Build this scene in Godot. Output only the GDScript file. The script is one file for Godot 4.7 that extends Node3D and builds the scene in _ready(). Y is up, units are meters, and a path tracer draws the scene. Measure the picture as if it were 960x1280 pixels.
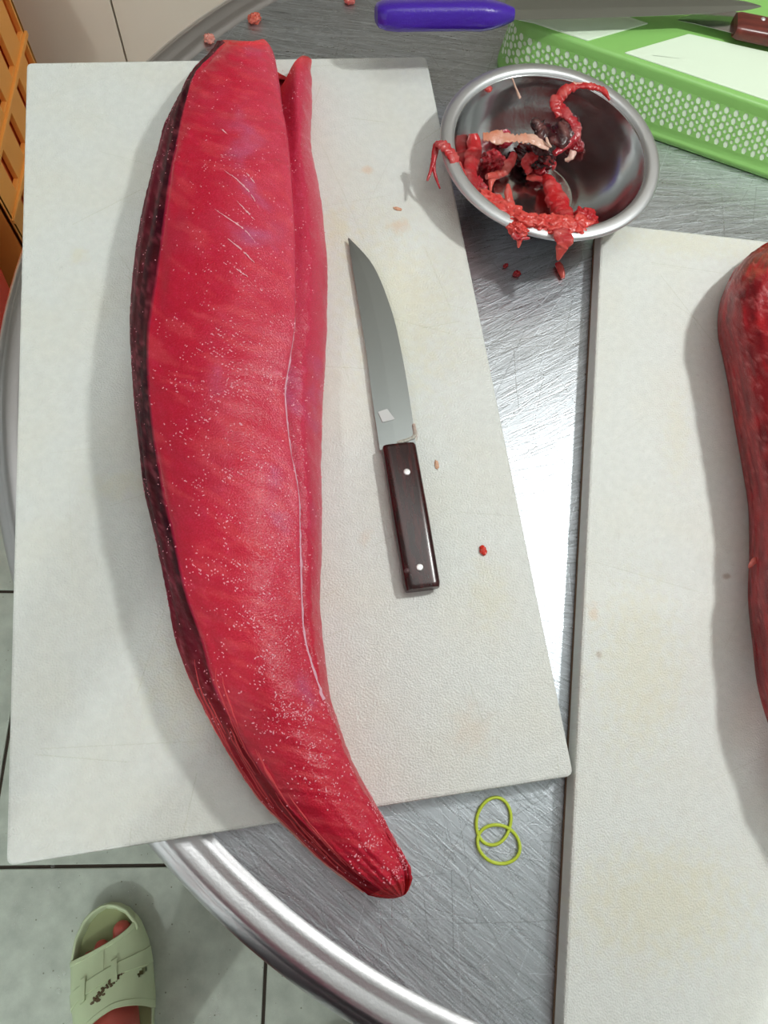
extends Node3D
# A tuna loin on a cutting board over a round steel table, seen from above. Metres, y up.

const TABLE := 0.545     # flat of the steel table
const BOARD := 0.567     # top of both cutting boards

# ------------------------------------------------------------------ mesh building
class MB:
	var v := PackedVector3Array()
	var c := PackedColorArray()
	var uv := PackedVector2Array()
	var idx := PackedInt32Array()

	func add(p: Vector3, col := Color.WHITE, t := Vector2.ZERO) -> int:
		v.append(p)
		c.append(col)
		uv.append(t)
		return v.size() - 1

	func tri(a: int, b: int, d: int) -> void:
		idx.append(a)
		idx.append(b)
		idx.append(d)

	func quad(a: int, b: int, d: int, e: int) -> void:
		tri(a, b, d)
		tri(a, d, e)

	# four own corners, clockwise seen from the front
	func face(a: Vector3, b: Vector3, d: Vector3, e: Vector3, col := Color.WHITE) -> void:
		var n := v.size()
		add(a, col)
		add(b, col)
		add(d, col)
		add(e, col)
		quad(n, n + 1, n + 2, n + 3)

	# rows of points joined to a smooth surface; wrap closes each row into a ring
	func grid(rows: Array, wrap := false, cols: Array = [], flip := false) -> void:
		var start := v.size()
		var m: int = rows[0].size()
		for i in rows.size():
			for j in m:
				add(rows[i][j], cols[i][j] if cols.size() else Color.WHITE, Vector2(float(j) / m, float(i) / rows.size()))
		for i in rows.size() - 1:
			for j in (m if wrap else m - 1):
				var a := start + i * m + j
				var b := start + i * m + (j + 1) % m
				if flip:
					quad(a, a + m, b + m, b)
				else:
					quad(a, b, b + m, a + m)

	# a fan over a ring
	func cap(ring: Array, flip := false, col := Color.WHITE) -> void:
		var mid := Vector3.ZERO
		for p in ring:
			mid += p
		var n := add(mid / ring.size(), col)
		for p in ring:
			add(p, col)
		for j in ring.size():
			var a := n + 1 + j
			var b := n + 1 + (j + 1) % ring.size()
			if flip:
				tri(n, b, a)
			else:
				tri(n, a, b)

	func tube(path: Array, radius: Array, sides := 10, cols: Array = [], flat := 1.0, up := Vector3.UP) -> void:
		var rows := []
		var colrows := []
		for i in path.size():
			var t: Vector3 = (path[mini(i + 1, path.size() - 1)] - path[maxi(i - 1, 0)]).normalized()
			var x := t.cross(up)
			if x.length() < 0.01:
				x = t.cross(Vector3(0.3, 0.1, 1))
			x = x.normalized()
			var y := x.cross(t).normalized()
			var row := []
			var cr := []
			for j in sides:
				var a := TAU * j / sides
				row.append(path[i] + (x * cos(a) + y * sin(a) * flat) * radius[i])
				cr.append(cols[i] if cols.size() else Color.WHITE)
			rows.append(row)
			colrows.append(cr)
		grid(rows, true, colrows)
		cap(rows[0], false, colrows[0][0])
		cap(rows[-1], true, colrows[-1][0])

	func lathe(profile: Array, sides := 48, centre := Vector3.ZERO) -> void:
		var rows := []
		for p in profile:
			var row := []
			for j in sides:
				var a := TAU * j / sides
				row.append(centre + Vector3(cos(a) * p.x, p.y, sin(a) * p.x))
			rows.append(row)
		grid(rows, true)

	func box(lo: Vector3, hi: Vector3, b := 0.002) -> void:
		# chamfered box
		var q := [Vector2(lo.x, lo.z), Vector2(hi.x, lo.z), Vector2(hi.x, hi.z), Vector2(lo.x, hi.z)]
		slab(q, lo.y, hi.y, b, b)

	# a prism over a plan outline with rounded corners and chamfered edges
	func slab(plan: Array, y0: float, y1: float, corner := 0.006, b := 0.0015, uv_scale := 0.0) -> void:
		var area := 0.0
		for i in plan.size():
			var p: Vector2 = plan[i]
			var q: Vector2 = plan[(i + 1) % plan.size()]
			area += p.cross(q)
		var pts: Array = plan.duplicate()
		if area < 0.0:
			pts.reverse()
		var outline := []
		var n := pts.size()
		for i in n:
			var p: Vector2 = pts[i]
			var a: Vector2 = (pts[(i + n - 1) % n] - p).normalized()
			var d: Vector2 = (pts[(i + 1) % n] - p).normalized()
			if corner < 0.0002:
				outline.append(p)
				continue
			for k in 5:
				var t := k / 4.0
				var u := p + a * corner
				var w := p + d * corner
				outline.append(u.lerp(p, t).lerp(p.lerp(w, t), t))
		var m := outline.size()
		var normal := []
		for i in m:
			var a: Vector2 = outline[(i + m - 1) % m]
			var d: Vector2 = outline[(i + 1) % m]
			normal.append((d - a).normalized().orthogonal() * -1.0)
		var rings := []
		for lv in [[b, y0, 0], [0.3 * b, y0 + 0.3 * b, 0], [0.0, y0 + b, 0], [0.0, y1 - b, 0], [0.3 * b, y1 - 0.3 * b, 0], [b, y1, 0]]:
			var ring := []
			for i in m:
				var p: Vector2 = outline[i] + normal[i] * lv[0]
				ring.append(Vector3(p.x, lv[1], p.y))
			rings.append(ring)
		# side walls flat, chamfers as bands of their own
		for k in 5:
			grid([rings[k], rings[k + 1]], true, [], true)
		for side in 2:
			var top := 5 if side == 0 else 0
			var mid := Vector3.ZERO
			for p in rings[top]:
				mid += p
			mid /= m
			var s := add(mid, Color.WHITE, Vector2(mid.x, mid.z))
			for p in rings[top]:
				add(p, Color.WHITE, Vector2(p.x, p.z))
			for i in m:
				_up(s, s + 1 + i, s + 1 + (i + 1) % m, 1.0 if side == 0 else -1.0)

	func _up(a: int, b: int, d: int, side: float) -> void:
		var n := (v[d] - v[a]).cross(v[b] - v[a])
		if n.y * side >= 0.0:
			tri(a, b, d)
		else:
			tri(a, d, b)

	func mesh(m: Material) -> ArrayMesh:
		var nor := PackedVector3Array()
		nor.resize(v.size())
		for i in range(0, idx.size(), 3):
			var a := idx[i]
			var b := idx[i + 1]
			var d := idx[i + 2]
			var n := (v[d] - v[a]).cross(v[b] - v[a])
			nor[a] += n
			nor[b] += n
			nor[d] += n
		for i in nor.size():
			nor[i] = nor[i].normalized() if nor[i].length_squared() > 1e-24 else Vector3.UP
		var arr := []
		arr.resize(Mesh.ARRAY_MAX)
		arr[Mesh.ARRAY_VERTEX] = v
		arr[Mesh.ARRAY_NORMAL] = nor
		arr[Mesh.ARRAY_COLOR] = c
		arr[Mesh.ARRAY_TEX_UV] = uv
		arr[Mesh.ARRAY_INDEX] = idx
		var am := ArrayMesh.new()
		am.add_surface_from_arrays(Mesh.PRIMITIVE_TRIANGLES, arr)
		am.surface_set_material(0, m)
		return am

# ------------------------------------------------------------------ scene helpers
var taken := {}

func numbered(called: String) -> String:
	if not taken.has(called):
		taken[called] = 0
		return called
	taken[called] += 1
	return "%s_%03d" % [called, taken[called]]

func tag(o: Node3D, label: String, category: String, group := "", kind := "") -> Node3D:
	if label != "":
		o.set_meta("label", label)
	if category != "":
		o.set_meta("category", category)
	if group != "":
		o.set_meta("group", group)
	if kind != "":
		o.set_meta("kind", kind)
	return o

func obj(called: String, b: MB, m: Material, parent: Node3D = null) -> MeshInstance3D:
	var o := MeshInstance3D.new()
	o.mesh = b.mesh(m)
	if parent == null:
		o.name = numbered(called)
		add_child(o, true)
	else:
		o.name = called
		var k := 1
		while parent.has_node(NodePath(o.name)):
			o.name = "%s_%03d" % [called, k]
			k += 1
		parent.add_child(o, true)
	return o

func piece(called: String, mesh: Mesh, parent: Node3D, at: Vector3, k: int) -> MeshInstance3D:
	var o := MeshInstance3D.new()
	o.mesh = mesh
	o.name = called if k == 0 else "%s_%03d" % [called, k]
	o.position = at
	parent.add_child(o, true)
	return o

func thing(called: String, at := Vector3.ZERO) -> Node3D:
	var o := Node3D.new()
	o.name = numbered(called)
	o.position = at
	add_child(o, true)
	return o

# albedo (linear) of a thing that shows this sRGB tone under full light
func tone(r: float, g: float, b: float, gain := 1.05) -> Color:
	var l := Color(r / 255.0, g / 255.0, b / 255.0).srgb_to_linear()
	return Color(minf(l.r * gain, 0.9), minf(l.g * gain, 0.9), minf(l.b * gain, 0.9))

func mat(called: String, col: Color, rough := 0.5, metal := 0.0, vertex := false) -> StandardMaterial3D:
	var m := StandardMaterial3D.new()
	m.resource_name = called
	m.albedo_color = Color.WHITE if vertex else col.linear_to_srgb()
	m.vertex_color_use_as_albedo = vertex
	m.roughness = rough
	m.metallic = metal
	m.cull_mode = BaseMaterial3D.CULL_DISABLED
	return m

func noise(seed_: int, freq: float, octaves := 3) -> FastNoiseLite:
	var n := FastNoiseLite.new()
	n.seed = seed_
	n.noise_type = FastNoiseLite.TYPE_SIMPLEX_SMOOTH
	n.frequency = freq
	n.fractal_octaves = octaves
	return n

func noise_map(seed_: int, freq: float, size := 512, normal := 0.0, octaves := 4) -> NoiseTexture2D:
	var t := NoiseTexture2D.new()
	t.width = size
	t.height = size
	t.seamless = true
	t.noise = noise(seed_, freq, octaves)
	if normal > 0.0:
		t.as_normal_map = true
		t.bump_strength = normal
	return t

func bumps(m: StandardMaterial3D, t: Texture2D, scale: float, per_metre: float) -> void:
	m.normal_enabled = true
	m.normal_texture = t
	m.normal_scale = scale
	m.uv1_triplanar = true
	m.uv1_world_triplanar = true
	m.uv1_scale = Vector3.ONE * per_metre

func spline(pts: Array, per: int) -> Array:
	var out := []
	for i in pts.size() - 1:
		for k in per:
			out.append(_cr(pts, i, float(k) / per))
	out.append(pts[-1])
	return out

func _cr(p: Array, i: int, t: float) -> Variant:
	var a = p[maxi(i - 1, 0)]
	var b = p[i]
	var c = p[mini(i + 1, p.size() - 1)]
	var d = p[mini(i + 2, p.size() - 1)]
	return (b * 2.0 + (c - a) * t + (a * 2.0 - b * 5.0 + c * 4.0 - d) * t * t + (b * 3.0 - a - c * 3.0 + d) * t * t * t) * 0.5

# ------------------------------------------------------------------ materials shared by the builders
var M := {}
var rng := RandomNumberGenerator.new()

func scratched(size: int, lines: int, seed_: int) -> PackedByteArray:
	var data := PackedByteArray()
	data.resize(size * size)
	data.fill(128)
	rng.seed = seed_
	for n in lines:
		var x := rng.randf() * size
		var y := rng.randf() * size
		# the polishing marks turn with their place on the table top
		var f := y / size
		var a := lerpf(0.05, -0.55, smoothstep(0.28, 0.5, f))
		a = lerpf(a, 0.68, smoothstep(0.55, 0.8, f)) + rng.randfn(0.0, 0.09 if n % 6 else 0.8)
		var bend := rng.randfn(0.0, 0.0005)
		var depth := int(rng.randf_range(4, 46)) * (1 if rng.randf() < 0.5 else -1)
		for k in int(rng.randf_range(20, 150)):
			var xi := int(x)
			var yi := int(y)
			if xi < 0 or yi < 0 or xi >= size or yi >= size:
				break
			data[yi * size + xi] = clampi(128 + depth, 0, 255)
			x += cos(a)
			y += sin(a)
			a += bend
	return data

func make_materials() -> void:
	var sz := 2048
	var scratch := Image.create_from_data(sz, sz, false, Image.FORMAT_L8, scratched(sz, 42000, 5))
	var rough := scratch.duplicate() as Image
	var streak := scratched(sz, 30000, 6)
	for i in streak.size():
		streak[i] = clampi(226 + int((streak[i] - 128) * 0.9), 0, 255)
	scratch.bump_map_to_normal_map(1.6)
	var st := mat("brushed steel", Color(0.535, 0.56, 0.60) * 1.28, 0.76, 1.0)
	st.normal_enabled = true
	st.normal_texture = ImageTexture.create_from_image(scratch)
	st.normal_scale = 0.34
	st.albedo_texture = ImageTexture.create_from_image(Image.create_from_data(sz, sz, false, Image.FORMAT_L8, streak))
	st.roughness_texture = ImageTexture.create_from_image(rough)
	M.table = st
	M.rim = mat("polished steel rim", Color(0.58, 0.56, 0.58), 0.28, 1.0)
	bumps(M.rim, noise_map(81, 0.05, 256, 3.0), 0.12, 30.0)
	M.bowl = mat("bowl steel", Color(0.62, 0.615, 0.62), 0.16, 1.0)
	bumps(M.bowl, noise_map(82, 0.03, 256, 2.0), 0.10, 14.0)
	M.bowl_rim = mat("bowl rim steel", Color(0.78, 0.78, 0.80) * 0.82, 0.46, 1.0)

	M.meat = mat("red tuna flesh", Color.WHITE, 0.33, 0.0, true)
	bumps(M.meat, noise_map(11, 0.10, 512, 8.0, 4), 0.30, 11.0)
	M.meat.metallic_specular = 0.42
	M.meat.subsurf_scatter_enabled = true
	M.meat.subsurf_scatter_strength = 0.12
	var glint_specks := NoiseTexture2D.new()  # pale specks in the flesh colour stand for wet glints
	glint_specks.width = 1024
	glint_specks.height = 1024
	glint_specks.seamless = true
	glint_specks.noise = noise(19, 0.05, 4)
	var ramp := Gradient.new()
	ramp.offsets = PackedFloat32Array([0.0, 0.45, 0.64, 0.72, 1.0])
	ramp.colors = PackedColorArray([Color(0.93, 0.70, 0.72), Color(0.96, 0.75, 0.77), Color(0.97, 0.79, 0.80), Color(1, 1, 1), Color(1, 1, 1)])
	glint_specks.color_ramp = ramp
	M.meat.albedo_texture = glint_specks
	M.dark_meat = mat("dark tuna muscle", Color.WHITE, 0.55, 0.0, true)
	bumps(M.dark_meat, noise_map(18, 0.06, 256, 6.0, 4), 0.3, 16.0)
	M.dark_meat.metallic_specular = 0.22
	M.scrap = mat("wet meat scraps", Color.WHITE, 0.24, 0.0, true)
	bumps(M.scrap, noise_map(12, 0.03, 256, 8.0), 0.5, 30.0)
	M.scrap.subsurf_scatter_enabled = true
	M.scrap.subsurf_scatter_strength = 0.1

	M.blade = mat("knife steel", Color(0.36, 0.38, 0.38), 0.34, 1.0)
	bumps(M.blade, noise_map(13, 0.02, 256, 2.0), 0.10, 30.0)
	M.steel_bright = mat("bright rivet steel", Color(0.82, 0.80, 0.80), 0.45, 0.6)
	M.wood_dark = mat("dark lacquered wood", tone(58, 18, 22, 1.0), 0.22)
	M.wood_dark.albedo_texture = wood_grain(Color(0.14, 0.035, 0.045), Color(0.27, 0.06, 0.065))
	M.wood_dark.albedo_color = Color.WHITE
	M.wood_brown = mat("brown varnished wood", Color.WHITE, 0.3)
	M.wood_brown.albedo_texture = wood_grain(Color(0.33, 0.13, 0.11), Color(0.47, 0.20, 0.16))
	M.purple = mat("purple plastic", tone(62, 28, 150, 1.2), 0.28)
	bumps(M.purple, noise_map(14, 0.06, 256, 5.0), 0.25, 25.0)
	M.green = mat("green plastic", tone(132, 184, 98, 1.15), 0.45)
	M.mint = mat("mint plastic", tone(208, 238, 200, 1.25), 0.5)
	M.orange = mat("orange plastic", tone(255, 132, 60, 1.6), 0.5)
	M.redplastic = mat("red plastic", tone(226, 52, 30, 1.5), 0.45)
	M.slot_shade = mat("painted slot shade", tone(244, 100, 50, 1.5), 0.5)  # shade inside the crate, given as a redder colour
	M.rubber = mat("yellow green rubber", tone(188, 205, 62, 1.2), 0.4)
	M.sandal = mat("pale green foam", tone(156, 167, 136, 1.6), 0.55)
	bumps(M.sandal, noise_map(15, 0.05, 256, 4.0), 0.2, 40.0)
	M.sandal_bed = mat("dirty green footbed", tone(122, 128, 88, 1.5), 0.6)
	M.scuff = mat("melted brown scuff", tone(78, 62, 38, 1.3), 0.6)
	M.skin = mat("reddened skin", tone(164, 74, 64, 1.3), 0.42)
	bumps(M.skin, noise_map(16, 0.05, 256, 3.0), 0.25, 25.0)
	M.skin.subsurf_scatter_enabled = true
	M.skin.subsurf_scatter_strength = 0.15
	M.nail = mat("toe nail", tone(205, 130, 115, 1.4), 0.3)
	M.shirt = mat("maroon cloth", tone(140, 50, 82, 1.0), 0.9)
	M.trousers = mat("dark cloth", tone(60, 50, 58, 1.0), 0.9)
	M.hair = mat("black hair", Color(0.02, 0.018, 0.018), 0.5)

	M.tile = []
	for k in 3:
		var t := mat("grey green floor tile", tone(172 + 3 * k, 178 + 3 * k, 168 + 3 * k, 1.25), 0.42)
		t.albedo_texture = speckle(40 + k)
		t.uv1_triplanar = true
		t.uv1_world_triplanar = true
		t.uv1_scale = Vector3.ONE * 2.3
		M.tile.append(t)
	M.grout = mat("dark grout", tone(62, 52, 44, 1.1), 0.9)
	M.walltile = mat("beige wall tile", tone(214, 202, 190, 1.25), 0.4)
	M.wallgrout = mat("grey brown plaster", tone(132, 124, 114, 1.0), 0.9)
	M.plaster = mat("white plaster", Color(0.74, 0.76, 0.76), 0.9)

	M.water = StandardMaterial3D.new()
	M.water.resource_name = "water"
	M.water.albedo_color = Color(1, 1, 1, 0.02)
	M.water.roughness = 0.03
	M.water.transparency = BaseMaterial3D.TRANSPARENCY_ALPHA

func wood_grain(a: Color, b: Color) -> ImageTexture:
	var im := Image.create(64, 256, false, Image.FORMAT_RGB8)
	var n := noise(31, 0.05, 4)
	for y in 256:
		for x in 64:
			var t := clampf(0.5 + 0.9 * n.get_noise_2d(x * 3.0, y * 0.35), 0.0, 1.0)
			im.set_pixel(x, y, a.lerp(b, t))
	return ImageTexture.create_from_image(im)

func speckle(seed_: int) -> ImageTexture:
	var s := 512
	var im := Image.create(s, s, false, Image.FORMAT_RGB8)
	var n := noise(seed_, 0.02, 4)
	rng.seed = seed_
	for y in s:
		for x in s:
			var t := 0.93 + 0.09 * n.get_noise_2d(x, y) + rng.randf_range(-0.015, 0.015)
			im.set_pixel(x, y, Color(t, t, t * 0.995))
	for k in 130:
		var p := Vector2i(rng.randi_range(2, s - 4), rng.randi_range(2, s - 4))
		im.fill_rect(Rect2i(p, Vector2i(1 + rng.randi() % 2, 1 + rng.randi() % 2)), Color(0.62, 0.6, 0.56))
	return ImageTexture.create_from_image(im)

# the board's own colour: yellowed plastic, blood washed into the surface, knife cuts
func board_map(seed_: int, w: int, h: int, stains: Array, cuts: int, warm: float) -> ImageTexture:
	var im := Image.create(w, h, false, Image.FORMAT_RGB8)
	var n := noise(seed_, 0.006, 4)
	var n2 := noise(seed_ + 1, 0.05, 3)
	var base := Color(0.902, 0.907, 0.893)
	for y in h:
		for x in w:
			var t := n.get_noise_2d(x, y)
			var q := 1.0 + 0.02 * n2.get_noise_2d(x, y)
			var k := clampf(0.35 + t * 1.1, 0.0, 1.0) * warm
			im.set_pixel(x, y, Color(base.r * q, base.g * q * (1.0 - 0.012 * k), base.b * q * (1.0 - 0.035 * k)))
	for s in stains:
		var cx: float = s[0] * w
		var cy: float = s[1] * h
		var rx: float = s[2] * w
		var ry: float = s[3] * h
		for y in range(maxi(0, int(cy - ry * 1.5)), mini(h, int(cy + ry * 1.5))):
			for x in range(maxi(0, int(cx - rx * 1.5)), mini(w, int(cx + rx * 1.5))):
				var d := Vector2((x - cx) / rx, (y - cy) / ry).length() + 0.5 * n2.get_noise_2d(x * 0.8, y * 0.8)
				var a: float = smoothstep(1.15, 0.0, d) * s[5] * 0.45
				if a > 0.0:
					im.set_pixel(x, y, im.get_pixel(x, y).lerp(s[4], a))
	rng.seed = seed_
	for k in cuts:
		var x := rng.randf() * w
		var y := rng.randf() * h
		var a := rng.randfn(0.0, 0.45) if rng.randf() < 0.7 else rng.randfn(1.57, 0.4)
		var dark := rng.randf_range(0.015, 0.07)
		for q in int(rng.randf_range(20, 260)):
			if x < 0 or y < 0 or x >= w or y >= h:
				break
			var p := im.get_pixel(int(x), int(y))
			im.set_pixel(int(x), int(y), Color(p.r * (1.0 - dark), p.g * (1.0 - dark), p.b * (1.0 - dark * 1.4)))
			x += cos(a)
			y += sin(a)
	return ImageTexture.create_from_image(im)

# ------------------------------------------------------------------ light, camera
func make_view() -> void:
	var cam := Camera3D.new()
	cam.name = "camera"
	cam.fov = 70.83
	cam.near = 0.02
	cam.far = 20.0
	cam.transform = Transform3D(Basis(Vector3(0.99542, 0.09557, 0.0), Vector3(-0.03121, 0.32513, -0.94515).normalized(), Vector3(-0.09033, 0.94083, 0.32663)).orthonormalized(), Vector3(0, 1.12, 0))
	add_child(cam)
	var env := Environment.new()
	env.background_mode = Environment.BG_COLOR
	env.background_color = Color(0.5, 0.5, 0.5)
	env.background_energy_multiplier = 0.3
	env.tonemap_mode = Environment.TONE_MAPPER_LINEAR
	env.tonemap_exposure = 0.74
	env.sdfgi_enabled = true
	env.ssao_enabled = true
	env.ssil_enabled = true
	var we := WorldEnvironment.new()
	we.name = "surroundings"
	we.environment = env
	add_child(we)

func bulb_lamp(called: String, at: Vector3, energy: float, col: Color, glow: float, ceiling: float, label: String) -> void:
	var o := thing(called, at)
	tag(o, label, "lamp")  # redder sheet behind the openings, interior shade put into its colour
	var b := MB.new()
	b.lathe([Vector2(0.0005, -0.046), Vector2(0.019, -0.042), Vector2(0.035, -0.030), Vector2(0.045, -0.008), Vector2(0.043, 0.012), Vector2(0.030, 0.032), Vector2(0.017, 0.046), Vector2(0.013, 0.055)], 24)
	var gm := mat("lamp glow", Color.WHITE, 0.4)
	gm.emission_enabled = true
	gm.emission = col
	gm.emission_energy_multiplier = glow
	obj("bulb", b, gm, o)
	b = MB.new()
	b.lathe([Vector2(0.001, 0.115), Vector2(0.012, 0.112), Vector2(0.018, 0.1), Vector2(0.018, 0.052), Vector2(0.012, 0.05)], 20)
	obj("socket", b, mat("white socket", Color(0.7, 0.7, 0.68), 0.5), o)
	if ceiling - at.y > 0.14:
		b = MB.new()
		b.tube([Vector3(0, 0.11, 0), Vector3(0, ceiling - at.y, 0)], [0.004, 0.004], 8)
		obj("cord", b, mat("black cord", Color(0.03, 0.03, 0.03), 0.6), o)
	var l := OmniLight3D.new()
	l.name = "light"
	l.light_color = col
	l.light_energy = energy
	l.light_size = 0.045
	l.omni_range = 12.0
	l.omni_attenuation = 2.0
	l.shadow_enabled = true
	o.add_child(l)

func fill_panel(at: Vector3, size: Vector2, energy: float, col: Color, glow: float) -> void:  # fill light added out of view to lift and soften the shadows
	var o := thing("added_fill_panel", at)
	tag(o, "added white fill panel, unseen on the ceiling, softening shadows over the table", "lamp")
	var b := MB.new()
	b.box(Vector3(-size.x / 2 - 0.02, -0.045, -size.y / 2 - 0.02), Vector3(size.x / 2 + 0.02, 0.0, size.y / 2 + 0.02), 0.003)
	obj("housing", b, mat("white housing", Color(0.8, 0.8, 0.8), 0.5), o)
	b = MB.new()
	b.box(Vector3(-size.x / 2, -0.052, -size.y / 2), Vector3(size.x / 2, -0.046, size.y / 2), 0.001)
	var gm := mat("lamp glow", Color.WHITE, 0.4)
	gm.emission_enabled = true
	gm.emission = col
	gm.emission_energy_multiplier = glow
	obj("diffuser", b, gm, o)
	var l := AreaLight3D.new()
	l.name = "light"
	l.light_color = col
	l.light_energy = energy
	l.area_size = size
	l.area_range = 12.0
	l.area_attenuation = 2.0
	l.shadow_enabled = true
	l.position = Vector3(0, -0.054, 0)
	l.rotation.x = -PI / 2
	o.add_child(l)

# ------------------------------------------------------------------ the room
func make_room() -> void:
	var lo := Vector3(-2.0, 0.0, -1.15)
	var hi := Vector3(2.3, 2.75, 2.6)
	# floor: grout bed with a tile for each cell
	var b := MB.new()
	b.box(Vector3(lo.x - 0.1, -0.12, lo.z - 0.1), Vector3(hi.x + 0.1, -0.003, hi.z + 0.1))
	var fl := obj("floor", b, M.grout)
	tag(fl, "grey green floor of square tiles with dark joints", "floor", "", "structure")
	var pitch := 0.3785
	var made := []
	for k in 3:
		b = MB.new()
		b.box(Vector3(-pitch / 2 + 0.0022, -0.012, -pitch / 2 + 0.0022), Vector3(pitch / 2 - 0.0022, 0.0, pitch / 2 - 0.0022), 0.0012)
		made.append(b.mesh(M.tile[k]))
	rng.seed = 77
	var n := 0
	for i in range(-5, 7):
		for j in range(-4, 7):
			var at := Vector3(-0.0518 + pitch * (i + 0.5), 0, 0.136 + pitch * (j + 0.5))
			if at.x - pitch / 2 < lo.x - 0.08 or at.x + pitch / 2 > hi.x + 0.08 or at.z - pitch / 2 < lo.z - 0.25 or at.z + pitch / 2 > hi.z + 0.08:
				continue
			piece("tile", made[rng.randi() % 3], fl, at, n)
			n += 1
	# back wall, tiled, close behind the table
	b = MB.new()
	b.box(Vector3(lo.x - 0.1, 0.0, lo.z - 0.12), Vector3(hi.x + 0.1, hi.y, lo.z - 0.008))
	var wb := obj("wall_back", b, M.wallgrout)
	tag(wb, "beige tiled wall behind the table", "wall", "", "structure")
	b = MB.new()
	b.box(Vector3(-0.2985, 0.002, -0.01), Vector3(0.2985, 0.598, 0.0), 0.001)
	var wt := b.mesh(M.walltile)
	n = 0
	for i in range(-3, 5):
		for j in 1:
			var x := -0.357 + 0.6 * (i + 0.5)
			if x < lo.x or x + 0.3 > hi.x + 0.09:
				continue
			piece("wall_tile", wt, wb, Vector3(x, 0.6 * j, lo.z), n)
			n += 1
	for w in [["wall_left", Vector3(lo.x - 0.1, 0, lo.z), Vector3(lo.x, hi.y, hi.z)], ["wall_right", Vector3(hi.x, 0, lo.z), Vector3(hi.x + 0.1, hi.y, hi.z)], ["wall_front", Vector3(lo.x - 0.1, 0, hi.z), Vector3(hi.x + 0.1, hi.y, hi.z + 0.1)]]:
		b = MB.new()
		b.box(w[1], w[2])
		tag(obj(w[0], b, M.plaster), "white plastered room wall", "wall", "", "structure")
	b = MB.new()
	b.box(Vector3(lo.x - 0.1, hi.y, lo.z - 0.12), Vector3(hi.x + 0.1, hi.y + 0.1, hi.z + 0.1))
	tag(obj("ceiling", b, M.plaster), "white ceiling", "ceiling", "", "structure")

# ------------------------------------------------------------------ the table
func make_table() -> void:
	var o := thing("round_table", Vector3(0.3303, 0, -0.3685))
	tag(o, "large round brushed stainless steel table with a ridged rim", "table")
	var b := MB.new()
	var y := TABLE
	var rows := []
	var start := b.add(Vector3(0, y, 0), Color.WHITE, Vector2(0.5, 0.5))
	for k in 96:
		var a := TAU * k / 96
		var p := Vector3(cos(a) * 0.579, y, sin(a) * 0.579)
		b.add(p, Color.WHITE, Vector2(0.5 + p.x / 1.3, 0.5 + p.z / 1.3))
	for k in 96:
		b._up(start, start + 1 + k, start + 1 + (k + 1) % 96, 1.0)
	obj("tabletop", b, M.table, o)
	b = MB.new()
	var prof := []
	for p in [[0.5785, 0.0], [0.580, 0.0002], [0.5825, 0.0012], [0.585, 0.0020], [0.5875, 0.0023], [0.591, 0.0023], [0.593, 0.0026], [0.596, 0.0034], [0.600, 0.0041], [0.603, 0.0042], [0.6052, 0.0036], [0.6062, 0.0026], [0.6072, 0.0024], [0.609, 0.0020], [0.612, 0.0004], [0.6145, -0.002], [0.6151, -0.0045], [0.614, -0.007], [0.611, -0.0075], [0.61, -0.03], [0.605, -0.031], [0.6, -0.012], [0.57, -0.006]]:
		prof.append(Vector2(p[0], y + p[1]))
	b.lathe(prof, 220)
	obj("rim", b, M.rim, o)
	b = MB.new()
	b.lathe([Vector2(0.001, y - 0.006), Vector2(0.57, y - 0.006), Vector2(0.57, y - 0.004)], 96)
	obj("underside", b, M.rim, o)
	for k in 4:
		var a := PI / 4 + k * PI / 2
		b = MB.new()
		b.tube([Vector3(cos(a) * 0.40, 0.0, sin(a) * 0.40), Vector3(cos(a) * 0.36, y - 0.006, sin(a) * 0.36)], [0.016, 0.016], 14)
		obj("leg", b, M.rim, o)

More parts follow.
